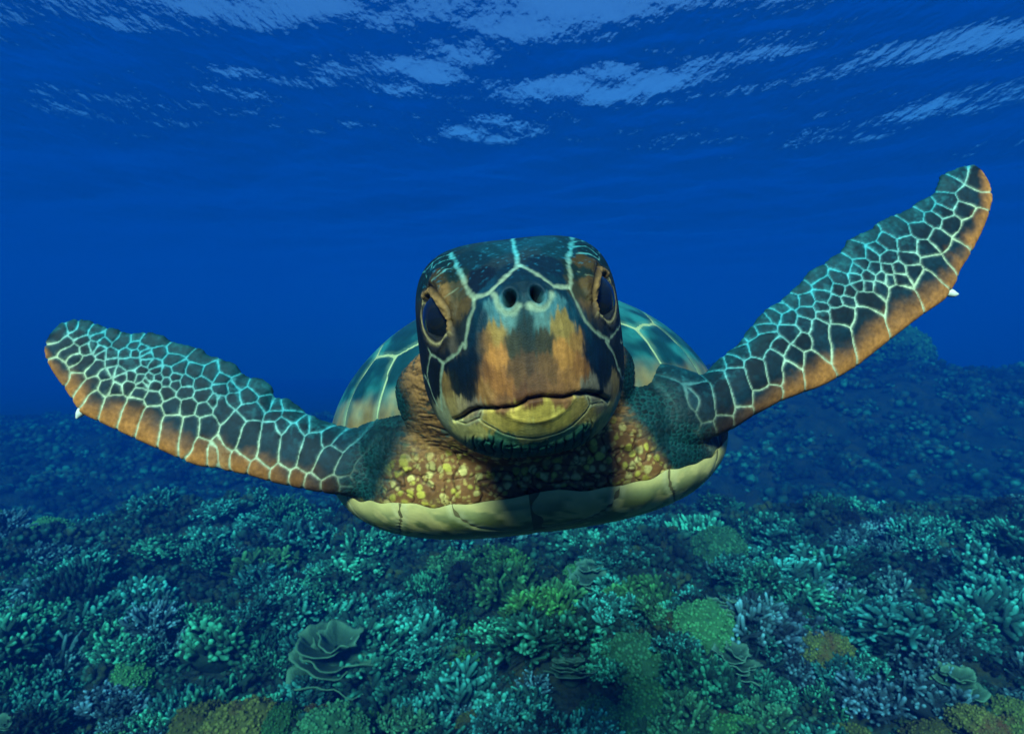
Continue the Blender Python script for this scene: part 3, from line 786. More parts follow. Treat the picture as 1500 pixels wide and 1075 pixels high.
# eyes: an almond opening slanting down towards the snout, a heavy upper lid and a thin pale lower lid
eye_c = []
for px, py in ((637, 459), (884, 428)):
    sx = -1 if px < 750 else 1
    q0 = to_head(hit(body_bvh, px, py)[None])[0]
    n0 = np.array([sx * 0.60, -0.80, 0.04]); n0 /= np.linalg.norm(n0)
    t1 = np.array([-sx * 0.80, -0.60, 0.0]); t1 -= n0 * (t1 @ n0); t1 /= np.linalg.norm(t1)
    t2 = np.cross(n0, t1) * (1 if np.cross(n0, t1)[2] > 0 else -1)
    eye_c.append((q0, n0))
    D = hp - q0; d3 = np.linalg.norm(D, axis=1); u = D @ t1; v_ = D @ t2
    sl = math.radians(38)
    al = u * math.cos(sl) - v_ * math.sin(sl); ac = u * math.sin(sl) + v_ * math.cos(sl)
    lens = np.clip(1 - (al / 2.15) ** 2, -0.4, 1)
    lens = np.where(lens > 0, np.sqrt(np.maximum(lens, 0)), lens)
    ue = 0.70 * lens + 0.04; le_ = -1.40 * lens - 0.04
    near = np.where(d3 < 4.0, 1.0, 0.0) * (D @ n0 > -2.6)
    f_in = np.minimum(ue - ac, ac - le_)
    soc = near * sstep(-0.06, 0.14, f_in)
    du_ = ac - ue; dl_ = le_ - ac
    fade = near * sstep(-0.25, 0.25, 1.05 - np.abs(al / 2.45))
    ul = np.where(du_ > -0.05, np.exp(-((du_ - 0.34) / 0.36) ** 2), 0) * fade
    ul2 = np.where(du_ > 0.7, np.exp(-((du_ - 1.15) / 0.28) ** 2), 0) * fade
    ll = np.where(dl_ > 0.1, np.exp(-((dl_ - 0.50) / 0.15) ** 2), 0) * fade
    ll2 = np.where(dl_ > -0.05, np.maximum(np.exp(-((dl_ - 0.14) / 0.16) ** 2), np.exp(-((dl_ - 0.95) / 0.22) ** 2)), 0) * fade
    gro = np.where(du_ > 0.4, np.exp(-((du_ - 0.74) / 0.10) ** 2), 0) * fade
    fib = noise3(np.c_[al * 1.1, ac * 4.5, 0 * al], 1.6, 99, 3)
    hd += 0.0024 * ul + 0.0012 * ul2 + 0.0008 * ll + 0.0008 * ll2 - 0.0012 * gro + 0.0011 * fib * (ul + ul2 + ll2)
    hc = hc + (lin([30, 30, 32])[None] * (1 + 0.4 * fib)[:, None] - hc) * (0.9 * np.clip(ll2 * 1.2, 0, 1))[:, None]
    hc = hc + (lin([132, 100, 60])[None] * (1 + 0.9 * fib)[:, None] - hc) * np.clip(0.95 * ul, 0, 1)[:, None]
    hc = hc + (lin([176, 158, 112])[None] * (1 + 0.5 * fib)[:, None] - hc) * np.clip(0.85 * ll, 0, 1)[:, None]
    hc *= (1 - 0.6 * gro)[:, None]
    hd -= 0.012 * soc
    hc = hc + (lin([14, 16, 18])[None] - hc) * soc[:, None]
wcut = 1 - sstep(10.2, 11.4, hp[:, 1])
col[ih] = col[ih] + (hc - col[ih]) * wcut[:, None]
disp[ih] = disp[ih] * (1 - wcut) + hd * wcut
V2 = V + Nrm * disp[:, None]
V2 = relax(V2, 0.25, 1)
warm = sstep(0.75, 1.1, col[:, 0] / np.maximum(col[:, 1], 1e-4))[:, None]
col = col * (1 + warm * np.array([[0.16, -0.02, -0.12]]))
col = np.clip(col, 0.001, 0.9)

ROOT = BX0 + np.array([0, 0, -0.14])
turtle = obj('sea_turtle', None, loc=tuple(ROOT))
tag(turtle, 'green sea turtle swimming head on above the reef with both front flippers spread', 'turtle')
m_skin = attr_mat('turtle_skin', rough=0.62, spec=0.18, nscale=240, namp=0.28, bump=0.22, bscale=900)
body = obj('body', mesh_from('body', V2 - ROOT, Q, {'col': col}), m_skin, turtle)

# eyes
m_eye, N_, L_, b_ = new_mat('turtle_eye')
b_.inputs['Base Color'].default_value = (0.006, 0.008, 0.012, 1); b_.inputs['Roughness'].default_value = 0.05; b_.inputs['Specular IOR Level'].default_value = 0.5
m_iris, N_, L_, b_ = new_mat('turtle_iris')
b_.inputs['Base Color'].default_value = (0.009, 0.009, 0.010, 1); b_.inputs['Roughness'].default_value = 0.25
for q0, n0 in eye_c:
    cc = q0 - n0 * 2.28 - np.array([0, 0, 0.25])
    ctr_ = head_pt(cc[0], cc[1], cc[2])
    bm = bmesh.new(); bmesh.ops.create_uvsphere(bm, u_segments=40, v_segments=24, radius=0.0241)
    me = bpy.data.meshes.new('eye'); bm.to_mesh(me); bm.free()
    me.polygons.foreach_set('use_smooth', np.ones(len(me.polygons), bool))
    e = obj('eye', me, m_eye, turtle, tuple(ctr_ - ROOT))
    nw = n0[0] * HX + n0[1] * HY + n0[2] * HZ
    e.rotation_euler = Vector(nw).to_track_quat('Z', 'Y').to_euler()
    ring = []
    R_ = np.stack([np.c_[r_ * np.cos(np.linspace(0, 6.2832, 33)[:-1]), r_ * np.sin(np.linspace(0, 6.2832, 33)[:-1]), np.full(32, math.sqrt(0.02418 ** 2 - r_ ** 2))] for r_ in (0.0062, 0.0075, 0.0088)])
    i, j = np.meshgrid(np.arange(2), np.arange(32), indexing='ij'); j2 = (j + 1) % 32
    Qi = np.stack([i * 32 + j, (i + 1) * 32 + j, (i + 1) * 32 + j2, i * 32 + j2], -1).reshape(-1, 4)
    obj('iris', mesh_from('iris', R_.reshape(-1, 3), Qi), m_iris, e)

# one claw on the front edge of each flipper
m_claw, N_, L_, b_ = new_mat('claw_horn')
b_.inputs['Base Color'].default_value = (0.72, 0.68, 0.55, 1); b_.inputs['Roughness'].default_value = 0.4
for p0, p1, p2, d in (((122, 600), (116, 607), (112, 613), .716), ((1388, 428), (1398, 431), (1404, 431), .784)):
    Vc, Fc = tube([at(*p0, d), at(*p1, d - .001), at(*p2, d - .002)], [.0055, .0042, .0010], 12, 14)
    obj('claw', mesh_from('claw', Vc - ROOT, Fc), m_claw, turtle)

# ---- shells: a base and raised scutes
m_car = attr_mat('carapace_horn', rough=0.42, spec=0.4, nscale=45, namp=0.35, bump=0.2, bscale=160)
m_seam = attr_mat('shell_seam', rough=0.6, spec=0.3, nscale=90, namp=0.2)
m_pla = attr_mat('plastron_horn', rough=0.45, spec=0.35, nscale=60, namp=0.16, bump=0.15, bscale=300)

def dome(r, th):
    """carapace, body frame cm; th 0 is the front"""
    bf = np.where(np.cos(th) > 0, 25.5, 43.0)
    rx = 26.5
    n = 2.25
    c, s_ = spow(np.cos(th), 2 / n), spow(np.sin(th), 2 / n)
    x = rx * r * s_; y = -bf * r * c
    fr = np.clip(np.cos(th), 0, 1) ** 1.3
    rim = -1.4 + 4.2 * fr - 1.0 * np.clip(-np.cos(th), 0, 1)
    z = rim + (17.0 - rim) * np.clip(1 - r ** 2.1, 0, 1) ** 0.62
    return np.stack([x, y, z], -1)
def bowl(r, th):
    bf = np.where(np.cos(th) > 0, 28.6, 40.0)
    n = 2.7
    c, s_ = spow(np.cos(th), 2 / n), spow(np.sin(th), 2 / n)
    x = 26.0 * r * s_; y = -bf * r * c
    fr = np.clip(np.cos(th), 0, 1)
    lobe = 0.20 * np.cos(th * 13.0) + 0.12 * np.sin(th * 29.0 + 1) + 0.10 * np.sin(th * 47.0)
    rim = -2.6 - 4.3 * fr ** 0.8 - 3.0 * np.clip(-np.cos(th), 0, 1) + lobe * fr * np.clip((r - 0.8) / 0.2, 0, 1)
    z = rim - (14.0 + rim) * np.clip(1 - r ** 3.4, 0, 1) ** 0.55
    return np.stack([x, y, z], -1)
def W3(b):
    return BX0 + 0.01 * (b[..., :1] * EX + b[..., 1:2] * np.array([0, 1.0, 0]) + b[..., 2:] * EZ)

def shell(name, fn, seeds, colfn, mbase, mplate, seamcol, lift, gap, sign, label, NR=92, NT=320):
    r = np.sin(np.linspace(0, 1, NR) * np.pi / 2) ** 0.9; r[0] = 0.004
    th = np.linspace(-np.pi, np.pi, NT, endpoint=False)
    Rr, Th = np.meshgrid(r, th, indexing='ij')
    B = fn(Rr, Th); P = W3(B)
    dr = np.gradient(P, axis=0); dt = np.roll(P, -1, 1) - np.roll(P, 1, 1)
    Nn = np.cross(dr, dt); Nn /= np.maximum(np.linalg.norm(Nn, axis=-1, keepdims=True), 1e-12)
    up_ = EZ * sign
    Nn *= np.where((Nn[NR // 3:NR // 3 + 1, :1] @ up_)[..., None] > 0, 1, -1) if False else (1 if (Nn[14, 5] @ up_) > 0 else -1)
    flat = P.reshape(-1, 3); nf = Nn.reshape(-1, 3); b2 = B.reshape(-1, 3)
    uv = np.c_[b2[:, 0], b2[:, 1]] + 0.35 * np.stack([noise3(b2, 0.3, k, 2) for k in (3, 4)], 1)
    Dm = np.full(len(flat), 1e9); D2 = Dm.copy(); idx = np.zeros(len(flat), int)
    for k, s_ in enumerate(seeds):
        a = np.array(s_[:2], float); b = np.array(s_[2:4], float) if len(s_) > 2 else a
        ab = b - a; L2 = ab @ ab
        t = np.clip(((uv - a) @ ab) / L2, 0, 1) if L2 > 0 else np.zeros(len(uv))
        d = np.linalg.norm(uv - a - t[:, None] * ab, axis=1)
        m_ = d < Dm; D2 = np.where(m_, Dm, np.minimum(D2, d)); idx = np.where(m_, k, idx); Dm = np.where(m_, d, Dm)
    ed = D2 - Dm
    h = lift * sstep(gap * 0.4, gap * 2.2, ed) - 0.0006
    i, j = np.meshgrid(np.arange(NR - 1), np.arange(NT), indexing='ij'); j2 = (j + 1) % NT
    Qs = np.stack([i * NT + j, (i + 1) * NT + j, (i + 1) * NT + j2, i * NT + j2], -1).reshape(-1, 4)
    if sign < 0: Qs = Qs[:, ::-1]
    # base: this surface plus an inner lining so that it is a solid plate with a rim
    inner = W3(fn(Rr * 0.93, Th)) - EZ * sign * 0.014
    iv = inner.reshape(-1, 3); n0 = len(flat)
    st = 6
    Qi = Qs[:, ::-1] + n0
    jr = np.arange(NT); last = (NR - 1) * NT
    Qr = np.stack([last + jr, n0 + last + jr, n0 + last + (jr + 1) % NT, last + (jr + 1) % NT], -1)
    if sign < 0: Qr = Qr[:, ::-1]
    allV = np.concatenate([flat, iv])
    o = obj(name, mesh_from(name, allV - ROOT, np.concatenate([Qs, Qi, Qr]), {'col': np.repeat(seamcol[None], len(allV), 0)}), mbase, turtle)
    o['label'] = label
    c = colfn(b2, idx, ed, flat)
    top = flat + nf * h[:, None]
    for k in range(len(seeds)):
        own = idx == k
        fm = own[Qs].any(1)
        if fm.sum() < 8: continue
        q = Qs[fm]; u, inv = np.unique(q, return_inverse=True)
        tv = top[u].copy()
        foreign = ~own[u]
        tv[foreign] = flat[u][foreign] - nf[u][foreign] * 0.0008
        obj('scute', mesh_from('scute', tv - ROOT, inv.reshape(-1, 4), {'col': c[u]}), mplate, o)

cs = [(0, -18), (0, -9, 0, -5), (0, 4, 0, 9), (0, 17, 0, 21), (0, 30, 0, 33)]
for s_ in (-1, 1):
    cs += [(s_ * 12.5, -13.5), (s_ * 15, -2, s_ * 13.5, -2), (s_ * 15.5, 10, s_ * 13, 10), (s_ * 13, 23, s_ * 11.5, 23)]
    for k in range(11):
        a = math.radians(12 + k * 16.2)
        p = dome(np.array(0.955), np.array(a * s_)); q = dome(np.array(0.985), np.array(a * s_))
        cs.append((p[0], p[1], q[0], q[1]))
cs.append((0, -24.6))
def car_col(b, idx, ed, P):
    g = np.random.default_rng(3).random(len(cs))[idx]
    ang = np.arctan2(b[:, 0], -b[:, 1]); rad = (np.abs(b[:, 0] / 26.5) ** 2.25 + np.abs(np.where(b[:, 1] < 0, b[:, 1] / 25.5, b[:, 1] / 43)) ** 2.25) ** (1 / 2.25)
    n1 = noise3(P, 28, 5, 3); n2 = noise3(P * np.array([1, 1, 0.5]), 60, 6, 3)
    dk = lin([6, 54, 60])[None]; te = lin([34, 114, 110])[None]; ye = lin([176, 132, 66])[None]; br = lin([60, 50, 34])[None]
    c = dk + (te - dk) * sstep(-0.15, 0.45, n1 + 0.3 * n2)[:, None]
    front = sstep(0.95, 1.0, rad + 0.05 * n1) * sstep(-0.1, 0.5, np.cos(ang))
    c = c + ((ye + (br - ye) * (0.6 * sstep(0.0, 0.5, n1 + n2))[:, None]) - c) * (0.5 * front)[:, None]
    pal = lin([120, 150, 116])[None]
    c = c + (pal - c) * (0.35 * (1 - sstep(0.3, 1.1, ed)))[:, None]
    return np.clip(c, 0.002, 0.8)
shell('carapace', dome, cs, car_col, m_seam, m_car, lin([158, 168, 122]), 0.0022, 0.35, 1, 'teal and brown domed upper shell with pale seams')

ps = [(-2.6, -29.6), (2.6, -29.6)]
for s_ in (-1, 1):
    ps += [(s_ * 5.5, -21.5, s_ * 12.5, -22.5), (s_ * 6, -9, s_ * 13, -9), (s_ * 6, 4, s_ * 13, 4), (s_ * 6, 17, s_ * 11, 17), (s_ * 5, 31), (s_ * 17.6, -23.8), (s_ * 21.5, -17), (s_ * 21.5, -6), (s_ * 21.5, 5), (s_ * 20, 17)]
def pla_col(b, idx, ed, P):
    n1 = noise3(P, 30, 7, 3); n2 = noise3(P, 85, 8, 3)
    c = lin([214, 182, 104])[None] * (1 + 0.22 * n1)[:, None]
    gr = lin([76, 92, 38])[None]
    top_ = sstep(-12.8, -10.4, b[:, 2] + 0.9 * n1) * (1 - 0.7 * sstep(-8.2, -7.0, b[:, 2])) * sstep(-0.05, 0.10, n2 * 0.6 + n1 + 0.06)
    c = c + (gr - c) * (0.85 * top_)[:, None]
    pal = lin([214, 196, 142])[None]
    c = c + (pal - c) * (0.25 * sstep(-9.4, -8.0, b[:, 2]))[:, None]
    c = c + (pal - c) * (0.5 * np.exp(-((ed - 0.55) / 0.3) ** 2))[:, None]
    return np.clip(c, 0.002, 0.85)
shell('plastron', bowl, ps, pla_col, m_seam, m_pla, lin([112, 94, 58]), 0.0014, 0.15, -1, 'pale yellow belly shell with green algae along its front edge')

# ------------------------------------------------------------------ the reef
def knob_template(na, rings):
    a = np.linspace(0, 2 * np.pi, na, endpoint=False)
    V = []; t = []
    for h, r in rings:
        V += [(r * math.cos(x), r * math.sin(x), h) for x in a]; t += [h] * na
    V.append((0, 0, rings[-1][0] + 0.09)); t.append(1.0)
    Fq = []
    for k in range(len(rings) - 1):
        for j in range(na):
            j2 = (j + 1) % na
            Fq.append((k * na + j, k * na + j2, (k + 1) * na + j2)); Fq.append((k * na + j, (k + 1) * na + j2, (k + 1) * na + j))
    b = (len(rings) - 1) * na
    for j in range(na): Fq.append((b + j, b + (j + 1) % na, b + na))
    return np.array(V), np.array(Fq), np.array(t)
KN_HI = knob_template(6, [(0, .8), (.72, 1.05), (.93, .75)])
KN_LO = knob_template(5, [(0, .85), (.7, 1.0)])

def frames(D):
    D = D / np.linalg.norm(D, axis=1, keepdims=True)
    ref = np.where(np.abs(D[:, 2:3]) < 0.9, np.array([[0, 0, 1.0]]), np.array([[1.0, 0, 0]]))
    A = np.cross(ref, D); A /= np.linalg.norm(A, axis=1, keepdims=True)
    return A, np.cross(D, A), D
def knobs(base, D, length, rad, tmpl):
    """many branch tips at once: verts, faces, tip value"""
    TV, TF, tt = tmpl
    A, B, D = frames(D); n = len(base)
    Vv = base[:, None] + (A[:, None] * TV[None, :, :1] + B[:, None] * TV[None, :, 1:2]) * rad[:, None, None] + D[:, None] * TV[None, :, 2:3] * length[:, None, None]
    tt = np.clip(tt[None] * (0.35 + 0.85 * _TAB[(np.arange(n) * 7919 + int(abs(base.sum()) * 9973)) % 262144, 1])[:, None], 0, 1)
    Ff = TF[None] + (np.arange(n) * len(TV))[:, None, None]
    return Vv.reshape(-1, 3), Ff.reshape(-1, 3), tt.reshape(-1)
def merge(L):
    o_ = 0; VV, FF, TT = [], [], []
    for v, f, t in L:
        VV.append(v); FF.append(f + o_); TT.append(t); o_ += len(v)
    return np.concatenate(VV), np.concatenate(FF), np.concatenate(TT)
def fib(n, r, zmin=-0.15):
    k = np.arange(n) + 0.5
    z = zmin + (1 - zmin) * (1 - k / n); ph = k * 2.399963 + r.random() * 6
    rr = np.sqrt(np.clip(1 - z * z, 0, 1))
    return np.c_[rr * np.cos(ph), rr * np.sin(ph), z] + r.normal(0, 0.09, (n, 3))
_bm = bmesh.new(); bmesh.ops.create_icosphere(_bm, subdivisions=5, radius=1)
ICO5 = (np.array([v.co[:] for v in _bm.verts]), np.array([[v.index for v in f.verts] for f in _bm.faces])); _bm.free()
_bm = bmesh.new(); bmesh.ops.create_icosphere(_bm, subdivisions=3, radius=1)
ICO3 = (np.array([v.co[:] for v in _bm.verts]), np.array([[v.index for v in f.verts] for f in _bm.faces])); _bm.free()

def cauliflower(seed, dirs=174, subs=3, tmpl=KN_HI, core=ICO3, fat=1.0):
    """an uneven mound of short crowded knobs, two or three lobes grown together"""
    r = np.random.default_rng(seed)
    nl = 1 if dirs < 30 else 3
    cen = np.c_[r.normal(0, .24, (nl, 2)), r.normal(0, .08, nl)]; cr_ = 0.62 + 0.30 * r.random(nl)
    if nl == 1: cen[:] = 0; cr_[:] = 0.85
    L = [(core[0] * np.array([.56, .56, .40]) * (1 + 0.3 * noise3(core[0], 1.7, seed, 2))[:, None], core[1], np.zeros(len(core[0])))]
    for q in range(nl):
        n = max(dirs // nl, 8)
        D = fib(n, r, -0.1) + r.normal(0, .12, (n, 3)); D /= np.linalg.norm(D, axis=1, keepdims=True)
        lump = 1 + 0.45 * noise3(D + q * 3.1, 1.5, seed, 2)
        for s_ in range(subs):
            d = D + r.normal(0, 0.20, D.shape); d /= np.linalg.norm(d, axis=1, keepdims=True)
            tip = cr_[q] * lump * (0.80 + 0.30 * r.random(n))
            base = D * (0.5 if nl == 1 else 0.74) * cr_[q] * lump[:, None]
            vec = d * tip[:, None] - base + np.array([0, 0, 0.10])
            ln = np.linalg.norm(vec, axis=1)
            v, f, t = knobs(base, vec, ln, fat * (0.034 + 0.036 * r.random(n)), tmpl)
            L.append((v + cen[q], f, t))
    V_, F_, T_ = merge(L)
    V_ = V_ + 0.030 * np.stack([noise3(V_, 6, seed + k, 2) for k in (1, 2, 3)], 1)
    V_[:, 2] *= 0.74
    return V_, F_, np.clip(T_, 0, 1) ** 3.4  # tips are naturally pale; contrast sharpened to paint in light from above

def lobed(seed, sub=ICO5):
    r = np.random.default_rng(seed)
    V_ = sub[0].copy()
    C = fib(44, r, -0.3); C /= np.linalg.norm(C, axis=1, keepdims=True)
    s_ = 0.20 + 0.16 * r.random(44)
    d = np.linalg.norm(V_[:, None] - C[None], axis=2) / s_[None]
    h = np.sqrt(np.clip(1 - (np.min(d, 1)) ** 2 * 0.55, 0, 1))
    R = 0.62 + 0.36 * h + 0.16 * noise3(V_, 2.2, seed, 3)
    R = R + 0.05 * noise3(V_, 11, seed + 5, 2)
    V_ = V_ * R[:, None]; V_[:, 2] = V_[:, 2] * 0.7
    if len(V_) > 2000:
        k = r.choice(np.where(V_[:, 2] > -0.2)[0], 620, replace=False)
        nn = V_[k] / np.linalg.norm(V_[k], axis=1, keepdims=True)
        kb = knobs(V_[k] - nn * 0.03, nn + r.normal(0, .25, nn.shape), 0.05 + 0.07 * r.random(620), 0.026 + 0.030 * r.random(620), KN_HI)
        return merge([(V_, sub[1], 0.35 * np.clip((R - 0.62) / 0.4, 0, 1)), (kb[0], kb[1], kb[2] * 0.9)])
    return V_, sub[1], 0.5 * np.clip((R - 0.62) / 0.4, 0, 1)

def plates(seed, tiers=5):
    r = np.random.default_rng(seed); L = []
    nr, na = 8, 44
    for k in range(tiers):
        a = np.linspace(0, 2 * np.pi, na, endpoint=False)
        rad = (0.95 - 0.11 * k) * (1 + 0.16 * np.sin(a * r.integers(2, 4) + r.random() * 6) + 0.09 * np.sin(a * 5 + r.random() * 6) + 0.05 * np.sin(a * 11 + r.random() * 6))
        c = np.array([r.normal(0, .16), r.normal(0, .16), 0.06 + 0.15 * k])
        t = np.linspace(0.12, 1, nr)
        rr = t[:, None] * rad[None]
        z = 0.26 * t[:, None] ** 1.7 + 0.05 * np.sin(a * 4 + k)[None] * t[:, None] ** 2 + 0.022 * np.sin(9 * a + 3 * k)[None] * t[:, None] ** 2
        top = np.stack([rr * np.cos(a), rr * np.sin(a), z], -1)
        bot = top - np.array([0, 0, 1.0]) * (0.05 - 0.022 * t[:, None, None])
        V_ = np.concatenate([top.reshape(-1, 3), bot.reshape(-1, 3)]) + c
        i, j = np.meshgrid(np.arange(nr - 1), np.arange(na), indexing='ij'); j2 = (j + 1) % na
        q = np.stack([i * na + j, (i + 1) * na + j, (i + 1) * na + j2, i * na + j2], -1).reshape(-1, 4)
        q2 = q[:, ::-1] + nr * na
        jr = np.arange(na); l_ = (nr - 1) * na
        q3 = np.stack([l_ + jr, nr * na + l_ + jr, nr * na + l_ + (jr + 1) % na, l_ + (jr + 1) % na], -1)
        qq = np.concatenate([q, q2, q3])
        tri = np.concatenate([qq[:, :3], qq[:, [0, 2, 3]]])
        tv = np.tile(np.repeat(t, na), 2) ** 5
        L.append((V_, tri, tv))
    L.append((ICO3[0] * np.array([.4, .4, .45]), ICO3[1], np.zeros(len(ICO3[0]))))
    return merge(L)

def fingers(seed, n=120):
    r = np.random.default_rng(seed); L = [(ICO3[0] * np.array([.7, .7, .3]), ICO3[1], np.zeros(len(ICO3[0])))]
    k = np.arange(n) + .5; rr = np.sqrt(k / n) * 0.85; ph = k * 2.4
    B = np.c_[rr * np.cos(ph), rr * np.sin(ph), np.zeros(n)]
    D = np.c_[B[:, 0] * 0.55 + r.normal(0, .15, n), B[:, 1] * 0.55 + r.normal(0, .15, n), np.ones(n)]
    ln = (0.55 + 0.35 * r.random(n)) * (1.1 - 0.5 * rr)
    L.append(knobs(B, D, ln, 0.048 + 0.02 * r.random(n), KN_HI))
    for s_ in range(2):                                  # side shoots
        d = D / np.linalg.norm(D, axis=1, keepdims=True)
        st = B + d * (ln * (0.35 + 0.3 * r.random(n)))[:, None]
        L.append(knobs(st, d + r.normal(0, .6, (n, 3)), ln * 0.42, 0.046 + 0.015 * r.random(n), KN_HI))
    V_, F_, T_ = merge(L)
    return V_, F_, T_ ** 3

def thicket(seed, n=34):
    r = np.random.default_rng(seed); L = [(ICO3[0] * np.array([.5, .5, .25]), ICO3[1], np.zeros(len(ICO3[0])))]
    a = r.random(n) * 6.283; el = 0.35 + 0.9 * r.random(n)
    D = np.c_[np.cos(a) * np.cos(el), np.sin(a) * np.cos(el), np.sin(el)]
    B = D * 0.15; ln = 0.55 + 0.4 * r.random(n)
    L.append(knobs(B, D, ln, 0.045 + 0.012 * r.random(n), KN_HI))
    for s_ in range(5):
        st = B + D * (ln * (0.3 + 0.6 * r.random(n)))[:, None]
        d2_ = D + r.normal(0, .75, (n, 3)); d2_[:, 2] = np.abs(d2_[:, 2])
        L.append(knobs(st, d2_, 0.16 + 0.16 * r.random(n), 0.033 + 0.01 * r.random(n), KN_HI))
    V_, F_, T_ = merge(L)
    return V_, F_, T_ ** 2.5

def coral_mat(name, c0, c1, hue=0.03, val=0.35, patch=None):
    m, N, L, b = new_mat(name)
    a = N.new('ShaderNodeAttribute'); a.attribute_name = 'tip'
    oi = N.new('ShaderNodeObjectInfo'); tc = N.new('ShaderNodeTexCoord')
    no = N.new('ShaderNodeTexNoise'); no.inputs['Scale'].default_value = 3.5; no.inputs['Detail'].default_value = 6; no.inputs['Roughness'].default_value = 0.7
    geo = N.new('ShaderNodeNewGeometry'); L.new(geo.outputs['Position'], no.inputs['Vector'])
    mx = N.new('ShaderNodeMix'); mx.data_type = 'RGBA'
    mx.inputs[6].default_value = (*c0, 1); mx.inputs[7].default_value = (*c1, 1)  # dark base colour also paints in shade between the branches
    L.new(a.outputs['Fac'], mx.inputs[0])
    out = mx.outputs[2]
    if patch is not None:
        m2 = N.new('ShaderNodeMix'); m2.data_type = 'RGBA'; m2.inputs[7].default_value = (*patch, 1)
        mr0 = N.new('ShaderNodeMapRange'); mr0.inputs['From Min'].default_value = 0.52; mr0.inputs['From Max'].default_value = 0.64
        L.new(no.outputs['Fac'], mr0.inputs['Value']); L.new(mr0.outputs['Result'], m2.inputs[0]); L.new(out, m2.inputs[6]); out = m2.outputs[2]
    hs_ = N.new('ShaderNodeHueSaturation')
    mr = N.new('ShaderNodeMapRange'); mr.inputs['To Min'].default_value = 0.5 - hue; mr.inputs['To Max'].default_value = 0.5 + hue
    L.new(oi.outputs['Random'], mr.inputs['Value']); L.new(mr.outputs['Result'], hs_.inputs['Hue'])
    ad = N.new('ShaderNodeMath'); ad.operation = 'MULTIPLY_ADD'; ad.inputs[1].default_value = 7.31; ad.inputs[2].default_value = 0.2
    L.new(oi.outputs['Random'], ad.inputs[0])
    fr = N.new('ShaderNodeMath'); fr.operation = 'FRACT'; L.new(ad.outputs[0], fr.inputs[0])
    big = N.new('ShaderNodeTexNoise'); big.inputs['Scale'].default_value = 1.3; big.inputs['Detail'].default_value = 2
    L.new(geo.outputs['Position'], big.inputs['Vector'])
    bm_ = N.new('ShaderNodeMath'); bm_.operation = 'MULTIPLY_ADD'; bm_.inputs[1].default_value = 2.4; bm_.inputs[2].default_value = -1.2
    L.new(big.outputs['Fac'], bm_.inputs[0])
    ad3 = N.new('ShaderNodeMath'); ad3.operation = 'ADD'; L.new(bm_.outputs[0], ad3.inputs[0]); L.new(no.outputs['Fac'], ad3.inputs[1])
    ad2 = N.new('ShaderNodeMath'); ad2.operation = 'ADD'; L.new(fr.outputs[0], ad2.inputs[0]); L.new(ad3.outputs[0], ad2.inputs[1])
    mv = N.new('ShaderNodeMapRange'); mv.inputs['From Min'].default_value = 0.25; mv.inputs['From Max'].default_value = 1.6
    mv.inputs['To Min'].default_value = 1 - val; mv.inputs['To Max'].default_value = 1 + val
    L.new(ad2.outputs[0], mv.inputs['Value']); L.new(mv.outputs['Result'], hs_.inputs['Value'])
    L.new(out, hs_.inputs['Color']); L.new(hs_.outputs['Color'], b.inputs['Base Color'])
    b.inputs['Roughness'].default_value = 0.85; b.inputs['Specular IOR Level'].default_value = 0.15
    nb = N.new('ShaderNodeTexNoise'); nb.inputs['Scale'].default_value = 60; nb.inputs['Detail'].default_value = 3
    L.new(geo.outputs['Position'], nb.inputs['Vector'])
    bp = N.new('ShaderNodeBump'); bp.inputs['Strength'].default_value = 0.6; bp.inputs['Distance'].default_value = 0.012
    L.new(nb.outputs['Fac'], bp.inputs['Height']); L.new(bp.outputs['Normal'], b.inputs['Normal'])
    return m

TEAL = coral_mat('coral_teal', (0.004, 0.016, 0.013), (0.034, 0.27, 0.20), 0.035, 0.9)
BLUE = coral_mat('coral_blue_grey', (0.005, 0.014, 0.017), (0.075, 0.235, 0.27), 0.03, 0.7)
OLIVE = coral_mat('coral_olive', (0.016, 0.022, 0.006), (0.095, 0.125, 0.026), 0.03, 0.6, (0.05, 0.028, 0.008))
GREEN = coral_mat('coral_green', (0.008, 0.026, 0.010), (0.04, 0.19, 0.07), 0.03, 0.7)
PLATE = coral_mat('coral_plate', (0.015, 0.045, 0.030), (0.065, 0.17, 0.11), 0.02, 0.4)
COVER = coral_mat('coral_cover', (0.004, 0.016, 0.013), (0.032, 0.22, 0.16), 0.0, 0.9, (0.03, 0.045, 0.012))

